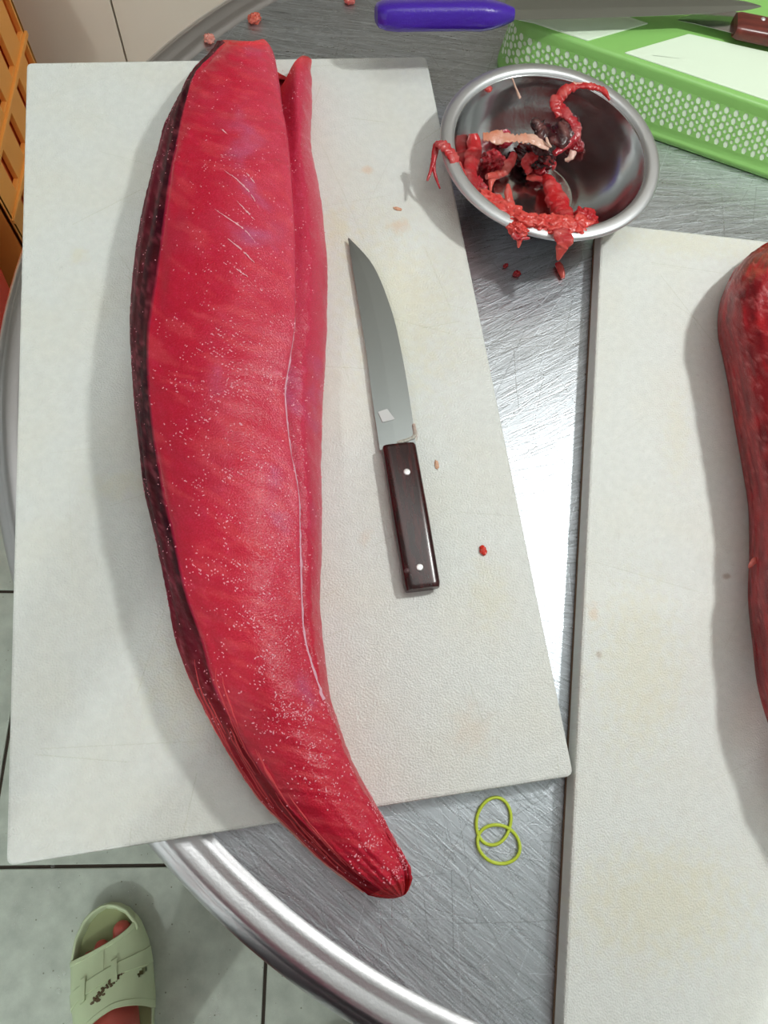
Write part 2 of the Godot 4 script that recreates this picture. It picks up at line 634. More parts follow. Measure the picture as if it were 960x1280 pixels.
func make_boards() -> void:
	var tl := Vector2(-0.2983, -0.6456)
	var tr := Vector2(0.0980, -0.7016)
	var br := Vector2(0.1950, 0.0106)
	var bl := Vector2(-0.2006, 0.0666)
	var pink := Color(0.90, 0.74, 0.62)
	var straw := Color(0.90, 0.86, 0.72)
	var fx := (tr - tl)
	var fy := (bl - tl)
	# stains: across, along, half widths, colour, strength
	var st := [[0.80, 0.42, 0.16, 0.16, straw, 0.7], [0.70, 0.30, 0.05, 0.05, straw, 0.8], [0.85, 0.30, 0.03, 0.014, pink, 0.8], [0.80, 0.60, 0.012, 0.02, pink, 0.9], [0.67, 0.72, 0.02, 0.012, pink, 0.5],
		[0.30, 0.62, 0.02, 0.008, pink, 0.8], [0.31, 0.86, 0.10, 0.06, straw, 0.5], [0.82, 0.94, 0.05, 0.03, pink, 0.35], [0.36, 0.75, 0.08, 0.08, straw, 0.6], [0.12, 0.32, 0.025, 0.014, straw, 0.6], [0.9, 0.8, 0.05, 0.05, straw, 0.5],
		[0.79, 0.205, 0.02, 0.009, pink, 0.9], [0.2, 0.63, 0.08, 0.02, straw, 0.5]]
	board("cutting_board", [tl, tr, br, bl], TABLE + 0.0045, BOARD, board_map(51, 720, 1280, st, 60, 0.7), tl, fx, fy, "long white plastic cutting board under the whole tuna loin and knife")
	tl = Vector2(0.2680, -0.5003)
	var d := Vector2(-0.1403, 0.9901)
	tr = Vector2(0.580, -0.4849)
	bl = tl + d * 0.685
	br = tr + d * 0.675
	st = [[0.28, 0.02, 0.5, 0.03, straw, 0.5], [0.15, 0.63, 0.14, 0.12, straw, 0.7], [0.25, 0.33, 0.05, 0.08, straw, 0.4], [0.22, 0.875, 0.25, 0.07, straw, 0.8], [0.385, 0.515, 0.016, 0.004, Color(0.55, 0.45, 0.38), 0.9], [0.045, 0.62, 0.008, 0.008, Color(0.6, 0.5, 0.42), 0.8], [0.03, 0.57, 0.02, 0.012, pink, 0.7], [0.9, 0.62, 0.03, 0.4, straw, 0.7]]
	board("cutting_board", [tl, tr, br, bl], TABLE + 0.0003, BOARD, board_map(61, 720, 1440, st, 26, 0.6), tl, tr - tl, bl - tl, "thick white plastic cutting board at right under the second piece of meat")

func board(called: String, plan: Array, y0: float, y1: float, t: Texture2D, o: Vector2, fx: Vector2, fy: Vector2, label: String) -> void:
	var b := MB.new()
	b.slab(plan, y0, y1, 0.006, 0.0022)
	var det := fx.x * fy.y - fx.y * fy.x
	for i in b.v.size():
		var p := Vector2(b.v[i].x, b.v[i].z) - o
		b.uv[i] = Vector2((p.x * fy.y - p.y * fy.x) / det, (fx.x * p.y - fx.y * p.x) / det)
	var m := mat("white board plastic", Color.WHITE, 0.40)
	m.albedo_texture = t
	m.texture_repeat = false
	var bead := noise_map(17, 0.20, 1024, 7.0, 2)
	bead.height = 1900
	m.normal_enabled = true
	m.normal_texture = M.get("bead", bead)
	M.bead = m.normal_texture
	m.normal_scale = 0.20
	m.metallic_specular = 0.5
	var o_ := obj(called, b, m)
	tag(o_, label, "cutting board")
	if plan[0].x > 0.2:
		b = MB.new()
		b.slab([plan[0] - Vector2(0.0004, 0.0), plan[1], plan[2], plan[3] - Vector2(0.0004, 0.0)], y0 - 0.0001, y0 + 0.0042, 0.006, 0.0008)
		obj("grimy_edge", b, mat("brown grime", tone(112, 84, 62), 0.6), o_).set_meta("label", "brown grimy lower edge of the board")

# ------------------------------------------------------------------ the meat
# key points per station: base, left edge, dark edge, middle, before the seam, seam, lobe, right edge, base
func loin_points() -> Array:
	return [
		[Vector3(-0.1071, 0.5680, -0.6760), Vector3(-0.1145, 0.5832, -0.6752), Vector3(-0.0996, 0.6157, -0.6354), Vector3(-0.0779, 0.6250, -0.6261), Vector3(-0.0623, 0.6134, -0.6429), Vector3(-0.0596, 0.5821, -0.6463), Vector3(-0.0483, 0.6041, -0.6566), Vector3(-0.0406, 0.5844, -0.6829), Vector3(-0.0458, 0.5680, -0.6823)],
		[Vector3(-0.1111, 0.5680, -0.6590), Vector3(-0.1208, 0.5844, -0.6580), Vector3(-0.1073, 0.6191, -0.6160), Vector3(-0.0786, 0.6290, -0.6070), Vector3(-0.0561, 0.6166, -0.6253), Vector3(-0.0534, 0.5831, -0.6287), Vector3(-0.0368, 0.6067, -0.6401), Vector3(-0.0233, 0.5856, -0.6682), Vector3(-0.0301, 0.5680, -0.6675)],
		[Vector3(-0.1215, 0.5680, -0.6283), Vector3(-0.1327, 0.5860, -0.6272), Vector3(-0.1211, 0.6241, -0.5827), Vector3(-0.0831, 0.6350, -0.5740), Vector3(-0.0514, 0.6214, -0.5940), Vector3(-0.0487, 0.5901, -0.5976), Vector3(-0.0333, 0.6105, -0.6092), Vector3(-0.0208, 0.5874, -0.6385), Vector3(-0.0286, 0.5680, -0.6377)],
		[Vector3(-0.1318, 0.5680, -0.5932), Vector3(-0.1444, 0.5872, -0.5920), Vector3(-0.1260, 0.6275, -0.5480), Vector3(-0.0835, 0.6390, -0.5395), Vector3(-0.0474, 0.6246, -0.5599), Vector3(-0.0449, 0.6001, -0.5635), Vector3(-0.0304, 0.6131, -0.5749), Vector3(-0.0189, 0.5886, -0.6041), Vector3(-0.0276, 0.5680, -0.6033)],
		[Vector3(-0.1395, 0.5680, -0.5609), Vector3(-0.1529, 0.5880, -0.5597), Vector3(-0.1276, 0.6300, -0.5169), Vector3(-0.0818, 0.6420, -0.5087), Vector3(-0.0424, 0.6270, -0.5290), Vector3(-0.0398, 0.6090, -0.5325), Vector3(-0.0277, 0.6150, -0.5435), Vector3(-0.0186, 0.5895, -0.5720), Vector3(-0.0280, 0.5680, -0.5712)],
		[Vector3(-0.1425, 0.5680, -0.5304), Vector3(-0.1563, 0.5886, -0.5292), Vector3(-0.1293, 0.6317, -0.4877), Vector3(-0.0810, 0.6440, -0.4798), Vector3(-0.0389, 0.6286, -0.4997), Vector3(-0.0364, 0.6147, -0.5032), Vector3(-0.0255, 0.6163, -0.5137), Vector3(-0.0176, 0.5901, -0.5413), Vector3(-0.0273, 0.5680, -0.5405)],
		[Vector3(-0.1442, 0.5680, -0.5010), Vector3(-0.1589, 0.5891, -0.4998), Vector3(-0.1297, 0.6334, -0.4596), Vector3(-0.0798, 0.6460, -0.4520), Vector3(-0.0363, 0.6302, -0.4714), Vector3(-0.0338, 0.6191, -0.4747), Vector3(-0.0213, 0.6176, -0.4850), Vector3(-0.0115, 0.5907, -0.5120), Vector3(-0.0218, 0.5680, -0.5111)],
		[Vector3(-0.1466, 0.5680, -0.4445), Vector3(-0.1625, 0.5897, -0.4433), Vector3(-0.1300, 0.6350, -0.4069), Vector3(-0.0776, 0.6480, -0.4001), Vector3(-0.0312, 0.6318, -0.4179), Vector3(-0.0288, 0.6229, -0.4209), Vector3(-0.0149, 0.6188, -0.4304), Vector3(-0.0033, 0.5913, -0.4551), Vector3(-0.0144, 0.5680, -0.4542)],
		[Vector3(-0.1465, 0.5680, -0.3923), Vector3(-0.1628, 0.5900, -0.3913), Vector3(-0.1301, 0.6359, -0.3587), Vector3(-0.0763, 0.6490, -0.3527), Vector3(-0.0285, 0.6326, -0.3687), Vector3(-0.0261, 0.6252, -0.3713), Vector3(-0.0116, 0.6195, -0.3799), Vector3(0.0009, 0.5916, -0.4020), Vector3(-0.0105, 0.5680, -0.4012)],
		[Vector3(-0.1443, 0.5680, -0.3425), Vector3(-0.1606, 0.5900, -0.3416), Vector3(-0.1303, 0.6359, -0.3131), Vector3(-0.0758, 0.6490, -0.3078), Vector3(-0.0271, 0.6326, -0.3218), Vector3(-0.0248, 0.6260, -0.3241), Vector3(-0.0104, 0.6195, -0.3316), Vector3(0.0022, 0.5916, -0.3509), Vector3(-0.0092, 0.5680, -0.3503)],
		[Vector3(-0.1385, 0.5680, -0.3014), Vector3(-0.1541, 0.5900, -0.3006), Vector3(-0.1275, 0.6359, -0.2753), Vector3(-0.0760, 0.6490, -0.2705), Vector3(-0.0303, 0.6326, -0.2827), Vector3(-0.0281, 0.6252, -0.2847), Vector3(-0.0125, 0.6195, -0.2913), Vector3(0.0013, 0.5916, -0.3083), Vector3(-0.0095, 0.5680, -0.3078)],
		[Vector3(-0.1346, 0.5680, -0.2783), Vector3(-0.1496, 0.5900, -0.2776), Vector3(-0.1248, 0.6359, -0.2541), Vector3(-0.0753, 0.6490, -0.2496), Vector3(-0.0317, 0.6326, -0.2607), Vector3(-0.0295, 0.6244, -0.2626), Vector3(-0.0135, 0.6195, -0.2687), Vector3(0.0007, 0.5916, -0.2845), Vector3(-0.0099, 0.5680, -0.2840)],
		[Vector3(-0.1271, 0.5680, -0.2345), Vector3(-0.1413, 0.5897, -0.2340), Vector3(-0.1175, 0.6350, -0.2145), Vector3(-0.0692, 0.6480, -0.2107), Vector3(-0.0263, 0.6318, -0.2199), Vector3(-0.0241, 0.6245, -0.2215), Vector3(-0.0108, 0.6188, -0.2264), Vector3(0.0006, 0.5913, -0.2394), Vector3(-0.0093, 0.5680, -0.2390)],
		[Vector3(-0.1193, 0.5680, -0.1935), Vector3(-0.1328, 0.5891, -0.1931), Vector3(-0.1086, 0.6334, -0.1775), Vector3(-0.0611, 0.6460, -0.1745), Vector3(-0.0184, 0.6302, -0.1819), Vector3(-0.0162, 0.6239, -0.1832), Vector3(-0.0062, 0.6176, -0.1871), Vector3(0.0018, 0.5907, -0.1974), Vector3(-0.0076, 0.5680, -0.1971)],
		[Vector3(-0.1076, 0.5680, -0.1538), Vector3(-0.1199, 0.5886, -0.1535), Vector3(-0.0968, 0.6317, -0.1414), Vector3(-0.0541, 0.6440, -0.1390), Vector3(-0.0158, 0.6286, -0.1446), Vector3(-0.0136, 0.6224, -0.1456), Vector3(-0.0041, 0.6163, -0.1486), Vector3(0.0036, 0.5901, -0.1565), Vector3(-0.0050, 0.5680, -0.1563)],
		[Vector3(-0.0977, 0.5680, -0.1163), Vector3(-0.1089, 0.5877, -0.1161), Vector3(-0.0866, 0.6292, -0.1073), Vector3(-0.0479, 0.6410, -0.1055), Vector3(-0.0133, 0.6262, -0.1096), Vector3(-0.0112, 0.6203, -0.1103), Vector3(-0.0032, 0.6144, -0.1124), Vector3(0.0029, 0.5892, -0.1181), Vector3(-0.0049, 0.5680, -0.1180)],
		[Vector3(-0.0895, 0.5680, -0.0825), Vector3(-0.1001, 0.5869, -0.0824), Vector3(-0.0743, 0.6266, -0.0765), Vector3(-0.0400, 0.6380, -0.0752), Vector3(-0.0094, 0.6238, -0.0779), Vector3(-0.0073, 0.6181, -0.0784), Vector3(0.0004, 0.6124, -0.0799), Vector3(0.0062, 0.5883, -0.0838), Vector3(-0.0012, 0.5680, -0.0837)],
		[Vector3(-0.0759, 0.5680, -0.0504), Vector3(-0.0857, 0.5860, -0.0510), Vector3(-0.0644, 0.6241, -0.0465), Vector3(-0.0294, 0.6350, -0.0434), Vector3(0.0025, 0.6214, -0.0426), Vector3(0.0047, 0.6173, -0.0428), Vector3(0.0081, 0.6105, -0.0433), Vector3(0.0119, 0.5874, -0.0451), Vector3(0.0051, 0.5680, -0.0455)],
		[Vector3(-0.0615, 0.5680, -0.0259), Vector3(-0.0705, 0.5849, -0.0260), Vector3(-0.0517, 0.6208, -0.0241), Vector3(-0.0188, 0.6310, -0.0232), Vector3(0.0117, 0.6182, -0.0233), Vector3(0.0139, 0.6144, -0.0234), Vector3(0.0163, 0.6080, -0.0238), Vector3(0.0192, 0.5862, -0.0247), Vector3(0.0130, 0.5680, -0.0248)],
		[Vector3(-0.0454, 0.5680, -0.0011), Vector3(-0.0534, 0.5838, -0.0005), Vector3(-0.0368, 0.6174, -0.0014), Vector3(-0.0079, 0.6270, -0.0033), Vector3(0.0190, 0.6150, -0.0053), Vector3(0.0212, 0.6114, -0.0053), Vector3(0.0235, 0.6054, -0.0055), Vector3(0.0264, 0.5850, -0.0059), Vector3(0.0208, 0.5680, -0.0055)],
		[Vector3(-0.0270, 0.5680, 0.0232), Vector3(-0.0340, 0.5827, 0.0244), Vector3(-0.0191, 0.6140, 0.0208), Vector3(0.0054, 0.6230, 0.0164), Vector3(0.0284, 0.6118, 0.0126), Vector3(0.0306, 0.6084, 0.0126), Vector3(0.0328, 0.6028, 0.0125), Vector3(0.0357, 0.5838, 0.0127), Vector3(0.0309, 0.5680, 0.0135)],
		[Vector3(-0.0069, 0.5680, 0.0427), Vector3(-0.0130, 0.5816, 0.0438), Vector3(-0.0009, 0.6107, 0.0395), Vector3(0.0205, 0.6190, 0.0351), Vector3(0.0408, 0.6086, 0.0319), Vector3(0.0431, 0.6055, 0.0321), Vector3(0.0452, 0.6003, 0.0322), Vector3(0.0483, 0.5826, 0.0330), Vector3(0.0440, 0.5680, 0.0338)],
		[Vector3(0.0143, 0.5680, 0.0620), Vector3(0.0093, 0.5802, 0.0630), Vector3(0.0193, 0.6065, 0.0578), Vector3(0.0361, 0.6140, 0.0534), Vector3(0.0523, 0.6046, 0.0507), Vector3(0.0546, 0.6018, 0.0509), Vector3(0.0565, 0.5971, 0.0512), Vector3(0.0595, 0.5811, 0.0525), Vector3(0.0560, 0.5680, 0.0533)],
		[Vector3(0.0331, 0.5680, 0.0761), Vector3(0.0291, 0.5788, 0.0772), Vector3(0.0361, 0.6023, 0.0717), Vector3(0.0491, 0.6090, 0.0672), Vector3(0.0617, 0.6006, 0.0646), Vector3(0.0640, 0.5981, 0.0649), Vector3(0.0656, 0.5939, 0.0652), Vector3(0.0684, 0.5796, 0.0667), Vector3(0.0656, 0.5680, 0.0675)],
		[Vector3(0.0452, 0.5680, 0.0844), Vector3(0.0423, 0.5771, 0.0854), Vector3(0.0476, 0.5972, 0.0800), Vector3(0.0565, 0.6030, 0.0760), Vector3(0.0649, 0.5958, 0.0738), Vector3(0.0672, 0.5936, 0.0740), Vector3(0.0684, 0.5900, 0.0744), Vector3(0.0707, 0.5778, 0.0759), Vector3(0.0687, 0.5680, 0.0766)]]

func second_points() -> Array:
	return [
		[Vector3(0.4212, 0.5680, -0.4701), Vector3(0.4182, 0.5810, -0.4702), Vector3(0.4114, 0.5958, -0.4570), Vector3(0.4129, 0.6058, -0.4477), Vector3(0.4235, 0.6070, -0.4459), Vector3(0.4419, 0.5990, -0.4522), Vector3(0.4687, 0.5790, -0.4689), Vector3(0.4657, 0.5680, -0.4690)],
		[Vector3(0.4000, 0.5680, -0.4510), Vector3(0.3956, 0.5887, -0.4511), Vector3(0.3853, 0.6116, -0.4312), Vector3(0.3868, 0.6271, -0.4173), Vector3(0.4019, 0.6290, -0.4146), Vector3(0.4290, 0.6166, -0.4240), Vector3(0.4699, 0.5856, -0.4492), Vector3(0.4655, 0.5680, -0.4494)],
		[Vector3(0.3809, 0.5680, -0.4254), Vector3(0.3746, 0.5929, -0.4256), Vector3(0.3647, 0.6203, -0.4029), Vector3(0.3696, 0.6388, -0.3868), Vector3(0.3909, 0.6410, -0.3835), Vector3(0.4268, 0.6262, -0.3938), Vector3(0.4794, 0.5892, -0.4219), Vector3(0.4731, 0.5680, -0.4222)],
		[Vector3(0.3720, 0.5680, -0.4024), Vector3(0.3644, 0.5932, -0.4027), Vector3(0.3568, 0.6210, -0.3807), Vector3(0.3657, 0.6397, -0.3649), Vector3(0.3919, 0.6420, -0.3613), Vector3(0.4332, 0.6270, -0.3707), Vector3(0.4913, 0.5895, -0.3972), Vector3(0.4837, 0.5680, -0.3975)],
		[Vector3(0.3677, 0.5680, -0.3764), Vector3(0.3595, 0.5932, -0.3768), Vector3(0.3530, 0.6210, -0.3561), Vector3(0.3638, 0.6397, -0.3410), Vector3(0.3923, 0.6420, -0.3373), Vector3(0.4359, 0.6270, -0.3456), Vector3(0.4962, 0.5895, -0.3700), Vector3(0.4880, 0.5680, -0.3704)],
		[Vector3(0.3685, 0.5680, -0.3514), Vector3(0.3599, 0.5932, -0.3518), Vector3(0.3540, 0.6210, -0.3323), Vector3(0.3658, 0.6397, -0.3180), Vector3(0.3956, 0.6420, -0.3142), Vector3(0.4407, 0.6270, -0.3217), Vector3(0.5026, 0.5895, -0.3441), Vector3(0.4941, 0.5680, -0.3446)],
		[Vector3(0.3692, 0.5680, -0.3190), Vector3(0.3605, 0.5932, -0.3195), Vector3(0.3547, 0.6210, -0.3017), Vector3(0.3668, 0.6397, -0.2884), Vector3(0.3969, 0.6420, -0.2846), Vector3(0.4424, 0.6270, -0.2910), Vector3(0.5047, 0.5895, -0.3110), Vector3(0.4960, 0.5680, -0.3115)],
		[Vector3(0.3687, 0.5680, -0.2799), Vector3(0.3598, 0.5932, -0.2805), Vector3(0.3544, 0.6210, -0.2646), Vector3(0.3673, 0.6397, -0.2526), Vector3(0.3984, 0.6420, -0.2488), Vector3(0.4450, 0.6270, -0.2538), Vector3(0.5084, 0.5895, -0.2708), Vector3(0.4995, 0.5680, -0.2714)],
		[Vector3(0.3687, 0.5680, -0.2424), Vector3(0.3598, 0.5932, -0.2431), Vector3(0.3544, 0.6210, -0.2291), Vector3(0.3675, 0.6397, -0.2183), Vector3(0.3987, 0.6420, -0.2145), Vector3(0.4455, 0.6270, -0.2183), Vector3(0.5091, 0.5895, -0.2325), Vector3(0.5002, 0.5680, -0.2331)],
		[Vector3(0.3679, 0.5680, -0.2064), Vector3(0.3591, 0.5932, -0.2071), Vector3(0.3535, 0.6210, -0.1950), Vector3(0.3661, 0.6397, -0.1854), Vector3(0.3967, 0.6420, -0.1817), Vector3(0.4427, 0.6270, -0.1844), Vector3(0.5055, 0.5895, -0.1959), Vector3(0.4967, 0.5680, -0.1966)],
		[Vector3(0.3616, 0.5680, -0.1648), Vector3(0.3531, 0.5932, -0.1655), Vector3(0.3475, 0.6210, -0.1556), Vector3(0.3596, 0.6397, -0.1474), Vector3(0.3895, 0.6420, -0.1438), Vector3(0.4345, 0.6270, -0.1453), Vector3(0.4959, 0.5895, -0.1537), Vector3(0.4873, 0.5680, -0.1545)],
		[Vector3(0.3537, 0.5680, -0.1251), Vector3(0.3453, 0.5932, -0.1258), Vector3(0.3398, 0.6210, -0.1180), Vector3(0.3517, 0.6397, -0.1112), Vector3(0.3808, 0.6420, -0.1077), Vector3(0.4247, 0.6270, -0.1080), Vector3(0.4847, 0.5895, -0.1135), Vector3(0.4763, 0.5680, -0.1143)],
		[Vector3(0.3511, 0.5680, -0.0873), Vector3(0.3432, 0.5932, -0.0881), Vector3(0.3372, 0.6210, -0.0822), Vector3(0.3480, 0.6397, -0.0768), Vector3(0.3757, 0.6420, -0.0735), Vector3(0.4179, 0.6270, -0.0727), Vector3(0.4761, 0.5895, -0.0756), Vector3(0.4681, 0.5680, -0.0764)],
		[Vector3(0.3498, 0.5680, -0.0512), Vector3(0.3424, 0.5932, -0.0519), Vector3(0.3356, 0.6210, -0.0480), Vector3(0.3448, 0.6397, -0.0440), Vector3(0.3704, 0.6420, -0.0409), Vector3(0.4103, 0.6270, -0.0393), Vector3(0.4660, 0.5895, -0.0397), Vector3(0.4586, 0.5680, -0.0404)],
		[Vector3(0.3570, 0.5680, -0.0110), Vector3(0.3499, 0.5932, -0.0117), Vector3(0.3422, 0.6210, -0.0099), Vector3(0.3501, 0.6397, -0.0073), Vector3(0.3744, 0.6420, -0.0045), Vector3(0.4130, 0.6270, -0.0017), Vector3(0.4677, 0.5895, 0.0007), Vector3(0.4606, 0.5680, -0.0001)],
		[Vector3(0.3721, 0.5680, 0.0328), Vector3(0.3658, 0.5932, 0.0321), Vector3(0.3561, 0.6210, 0.0315), Vector3(0.3614, 0.6397, 0.0324), Vector3(0.3829, 0.6420, 0.0349), Vector3(0.4191, 0.6270, 0.0387), Vector3(0.4718, 0.5895, 0.0440), Vector3(0.4655, 0.5680, 0.0432)]]

func skin_rows(keys: Array, along: int, across: int) -> Array:
	var full := []
	for k in keys:
		full.append(spline(k, across))
	var rows := []
	for i in full.size() - 1:
		for q in along:
			var row := []
			for j in full[0].size():
				var col := []
				for e in range(maxi(i - 1, 0), mini(i + 3, full.size())):
					col.append(full[e][j])
				row.append(_cr(col, mini(i, 1), float(q) / along))
			rows.append(row)
	rows.append(full[-1])
	return rows

func make_loin() -> void:
	var keys := loin_points()
	var along := 12
	var across := 12
	var rows := skin_rows(keys, along, across)
	var nr := rows.size()
	var nc: int = rows[0].size()
	var fibre := noise(3, 1.0, 2)
	var lump := noise(4, 22.0, 3)
	var fine := noise(5, 160.0, 3)
	var cols := []
	# relief: slow lumps, muscle bands that run back at a slant, ragged ends
	for i in nr:
		var cr := []
		var f := float(i) / (nr - 1)
		for j in nc:
			var g := float(j) / (nc - 1)
			var p: Vector3 = rows[i][j]
			var s := i * 0.075
			var band := fibre.get_noise_2d(s * 2.2 - g * 7.0, g * 2.0)
			var h := 0.0016 * lump.get_noise_3dv(p) + 0.0007 * fine.get_noise_3dv(p) + 0.0007 * band
			var kk := g * 8.0
			if kk < 2.1:
				# the cut dark side: long ridges
				h = 0.0028 * fibre.get_noise_2d(kk * 3.2 + 40.0, s * 0.30) + 0.0009 * fine.get_noise_3dv(p)
			if f > 0.82:
				h += 0.0036 * (f - 0.82) / 0.18 * fibre.get_noise_2d(kk * 2.6 + 9.0, s * 0.4)
			var up := Vector3((g - 0.45) * 1.2, 0.8, 0.0).normalized()
			rows[i][j] = p + up * h
			rows[i][j].y = maxf(rows[i][j].y, BOARD + 0.0008)
			cr.append(loin_colour(f, kk, s, p, fibre, fine, lump))
		cols.append(cr)
	# above the notch only the main lobe reaches the top end
	for i in 17:
		for j in range(61, nc):
			rows[i][j] = (rows[i][60] as Vector3).lerp(rows[i][j], 0.12 + 0.5 * pow(i / 17.0, 2.0))
	var o := thing("tuna_loin", Vector3.ZERO)
	tag(o, "whole red tuna loin lying down the left cutting board, its tail over the edge", "tuna loin")
	var parts := [["flesh", 24, 60], ["dark_muscle", 0, 24], ["side_lobe", 60, 96]]
	for q in parts:
		var b := MB.new()
		var rr := []
		var cc := []
		for i in nr:
			if q[0] == "side_lobe" and i < 17:
				continue
			rr.append(rows[i].slice(q[1], q[2] + 1))
			cc.append(cols[i].slice(q[1], q[2] + 1))
		b.grid(rr, false, cc, true)
		if q[0] == "flesh":
			# underside
			var under := []
			var uc := []
			for i in nr:
				under.append([rows[i][nc - 1], rows[i][nc - 1].lerp(rows[i][0], 0.5), rows[i][0]])
				uc.append([cols[i][nc - 1], cols[i][50], cols[i][0]])
			b.grid(under, false, uc, true)
			# the two ends
			end_cap(b, rows[0], rows[0], Vector3(0.004, 0.0, -0.012), tone(212, 60, 62))
			end_cap(b, rows[-1], rows[-1], Vector3(0.004, -0.002, 0.008), tone(190, 40, 50))
		if q[0] == "side_lobe":
			end_cap(b, rr[0] as Array, rr[0] as Array, Vector3(0.002, 0.0, -0.014), tone(214, 66, 62))
		var part := obj(q[0], b, M.dark_meat if q[0] == "dark_muscle" else M.meat, o)
		if q[0] == "dark_muscle":
			part.set_meta("label", "dark maroon strip of muscle down the cut left side")
	# pale membrane along the seam
	var path := []
	var rad := []
	var cs := []
	for i in range(18, nr - 82):
		var p: Vector3 = rows[i][59].lerp(rows[i][60], 0.6)
		var f := float(i) / nr
		var w := 0.0006 + 0.0015 * smoothstep(0.30, 0.40, f) + 0.0006 * fibre.get_noise_1d(i * 0.2)
		path.append(p + Vector3(0.0006 * fibre.get_noise_1d(i * 0.31 + 50.0), 0.0006, 0))
		rad.append(maxf(w, 0.0003))
		cs.append(tone(228, 128, 140).lerp(tone(224, 172, 188), smoothstep(0.32, 0.42, f)))
	var mb := MB.new()
	mb.tube(path, rad, 8, cs, 0.6)
	obj("membrane", mb, M.dark_meat, o).set_meta("label", "pale pink line of membrane along the seam")
	# bright fat edge under the tail
	path = []
	rad = []
	cs = []
	for i in range(nr - 78, nr - 4):
		path.append(rows[i][9] + Vector3(-0.0006, 0.0, 0.0006))
		rad.append(0.0007 + 0.0009 * absf(fibre.get_noise_1d(i * 0.25)))
		cs.append(tone(226, 160, 150))
	mb = MB.new()
	mb.tube(path, rad, 7, cs)
	obj("fat_edge", mb, M.dark_meat, o).set_meta("label", "thin whitish edge of fat under the tail")
	# split flakes of muscle at the tail: short raised fibres on the left flank
	rng.seed = 33
	for k in 34:
		path = []
		rad = []
		cs = []
		var i0 := nr - rng.randi_range(30, 92)
		var j0 := rng.randf_range(8.0, 27.0)
		var n := rng.randi_range(12, 34)
		for q in n:
			var i := mini(i0 + q, nr - 2)
			var j := clampf(j0 - 0.12 * q + 0.5 * fibre.get_noise_1d(q * 0.08 + k * 9.0), 3.0, nc - 2.0)
			path.append((rows[i][int(j)] as Vector3).lerp(rows[i][int(j) + 1], j - int(j)))
			rad.append(0.0002 + 0.0005 * sin(PI * q / (n - 1.0)))
			cs.append(tone(208, 78, 84))
		mb = MB.new()
		mb.tube(path, rad, 6, cs)
		obj("muscle_fibre", mb, M.dark_meat, o)

	# wet glints drawn in pale colour: streaks across the upper half, and flecks
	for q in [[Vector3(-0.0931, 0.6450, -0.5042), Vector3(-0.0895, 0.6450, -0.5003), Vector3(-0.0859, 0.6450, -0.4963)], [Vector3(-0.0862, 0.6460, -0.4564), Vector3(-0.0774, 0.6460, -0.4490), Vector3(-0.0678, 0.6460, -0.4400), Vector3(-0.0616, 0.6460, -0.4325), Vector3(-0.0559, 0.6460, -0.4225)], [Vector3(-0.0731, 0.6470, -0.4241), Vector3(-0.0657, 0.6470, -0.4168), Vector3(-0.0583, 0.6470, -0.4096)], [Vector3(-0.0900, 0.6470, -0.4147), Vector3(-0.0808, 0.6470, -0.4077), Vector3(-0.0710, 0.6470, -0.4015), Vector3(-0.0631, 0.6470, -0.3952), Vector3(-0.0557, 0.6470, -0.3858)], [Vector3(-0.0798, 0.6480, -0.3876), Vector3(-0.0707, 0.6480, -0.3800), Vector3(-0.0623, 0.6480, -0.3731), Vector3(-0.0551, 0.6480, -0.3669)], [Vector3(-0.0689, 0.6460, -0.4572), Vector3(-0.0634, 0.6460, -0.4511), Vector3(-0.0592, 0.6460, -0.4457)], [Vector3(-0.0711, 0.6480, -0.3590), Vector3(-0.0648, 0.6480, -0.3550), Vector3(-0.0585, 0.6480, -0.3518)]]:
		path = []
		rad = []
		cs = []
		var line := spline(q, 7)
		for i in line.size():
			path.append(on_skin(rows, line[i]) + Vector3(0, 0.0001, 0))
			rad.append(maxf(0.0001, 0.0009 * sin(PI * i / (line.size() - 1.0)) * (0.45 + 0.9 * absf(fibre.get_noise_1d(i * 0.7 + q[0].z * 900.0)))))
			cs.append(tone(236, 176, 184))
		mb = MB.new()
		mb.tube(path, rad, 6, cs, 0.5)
		obj("glint_streak", mb, M.dark_meat, o)
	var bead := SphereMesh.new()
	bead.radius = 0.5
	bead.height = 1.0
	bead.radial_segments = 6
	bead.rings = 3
	bead.material = mat("painted glints", tone(238, 158, 172), 0.25)
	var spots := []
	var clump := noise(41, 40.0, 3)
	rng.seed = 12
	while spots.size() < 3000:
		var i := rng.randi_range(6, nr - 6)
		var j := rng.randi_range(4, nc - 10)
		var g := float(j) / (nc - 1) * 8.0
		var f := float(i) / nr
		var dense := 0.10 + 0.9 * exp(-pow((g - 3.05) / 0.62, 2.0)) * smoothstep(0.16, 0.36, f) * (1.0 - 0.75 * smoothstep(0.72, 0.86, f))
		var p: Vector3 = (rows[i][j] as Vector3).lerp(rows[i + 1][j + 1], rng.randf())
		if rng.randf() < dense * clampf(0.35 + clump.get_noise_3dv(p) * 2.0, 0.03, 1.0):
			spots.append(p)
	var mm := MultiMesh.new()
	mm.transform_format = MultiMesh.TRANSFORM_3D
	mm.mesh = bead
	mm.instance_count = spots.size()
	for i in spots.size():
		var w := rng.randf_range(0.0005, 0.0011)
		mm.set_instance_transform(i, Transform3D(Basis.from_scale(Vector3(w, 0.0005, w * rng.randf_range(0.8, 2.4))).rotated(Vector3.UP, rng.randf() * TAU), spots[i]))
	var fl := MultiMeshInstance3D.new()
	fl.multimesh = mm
	fl.name = "glint_flecks"  # glints of the wet flesh, set as pale beads
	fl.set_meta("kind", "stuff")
	o.add_child(fl, true)

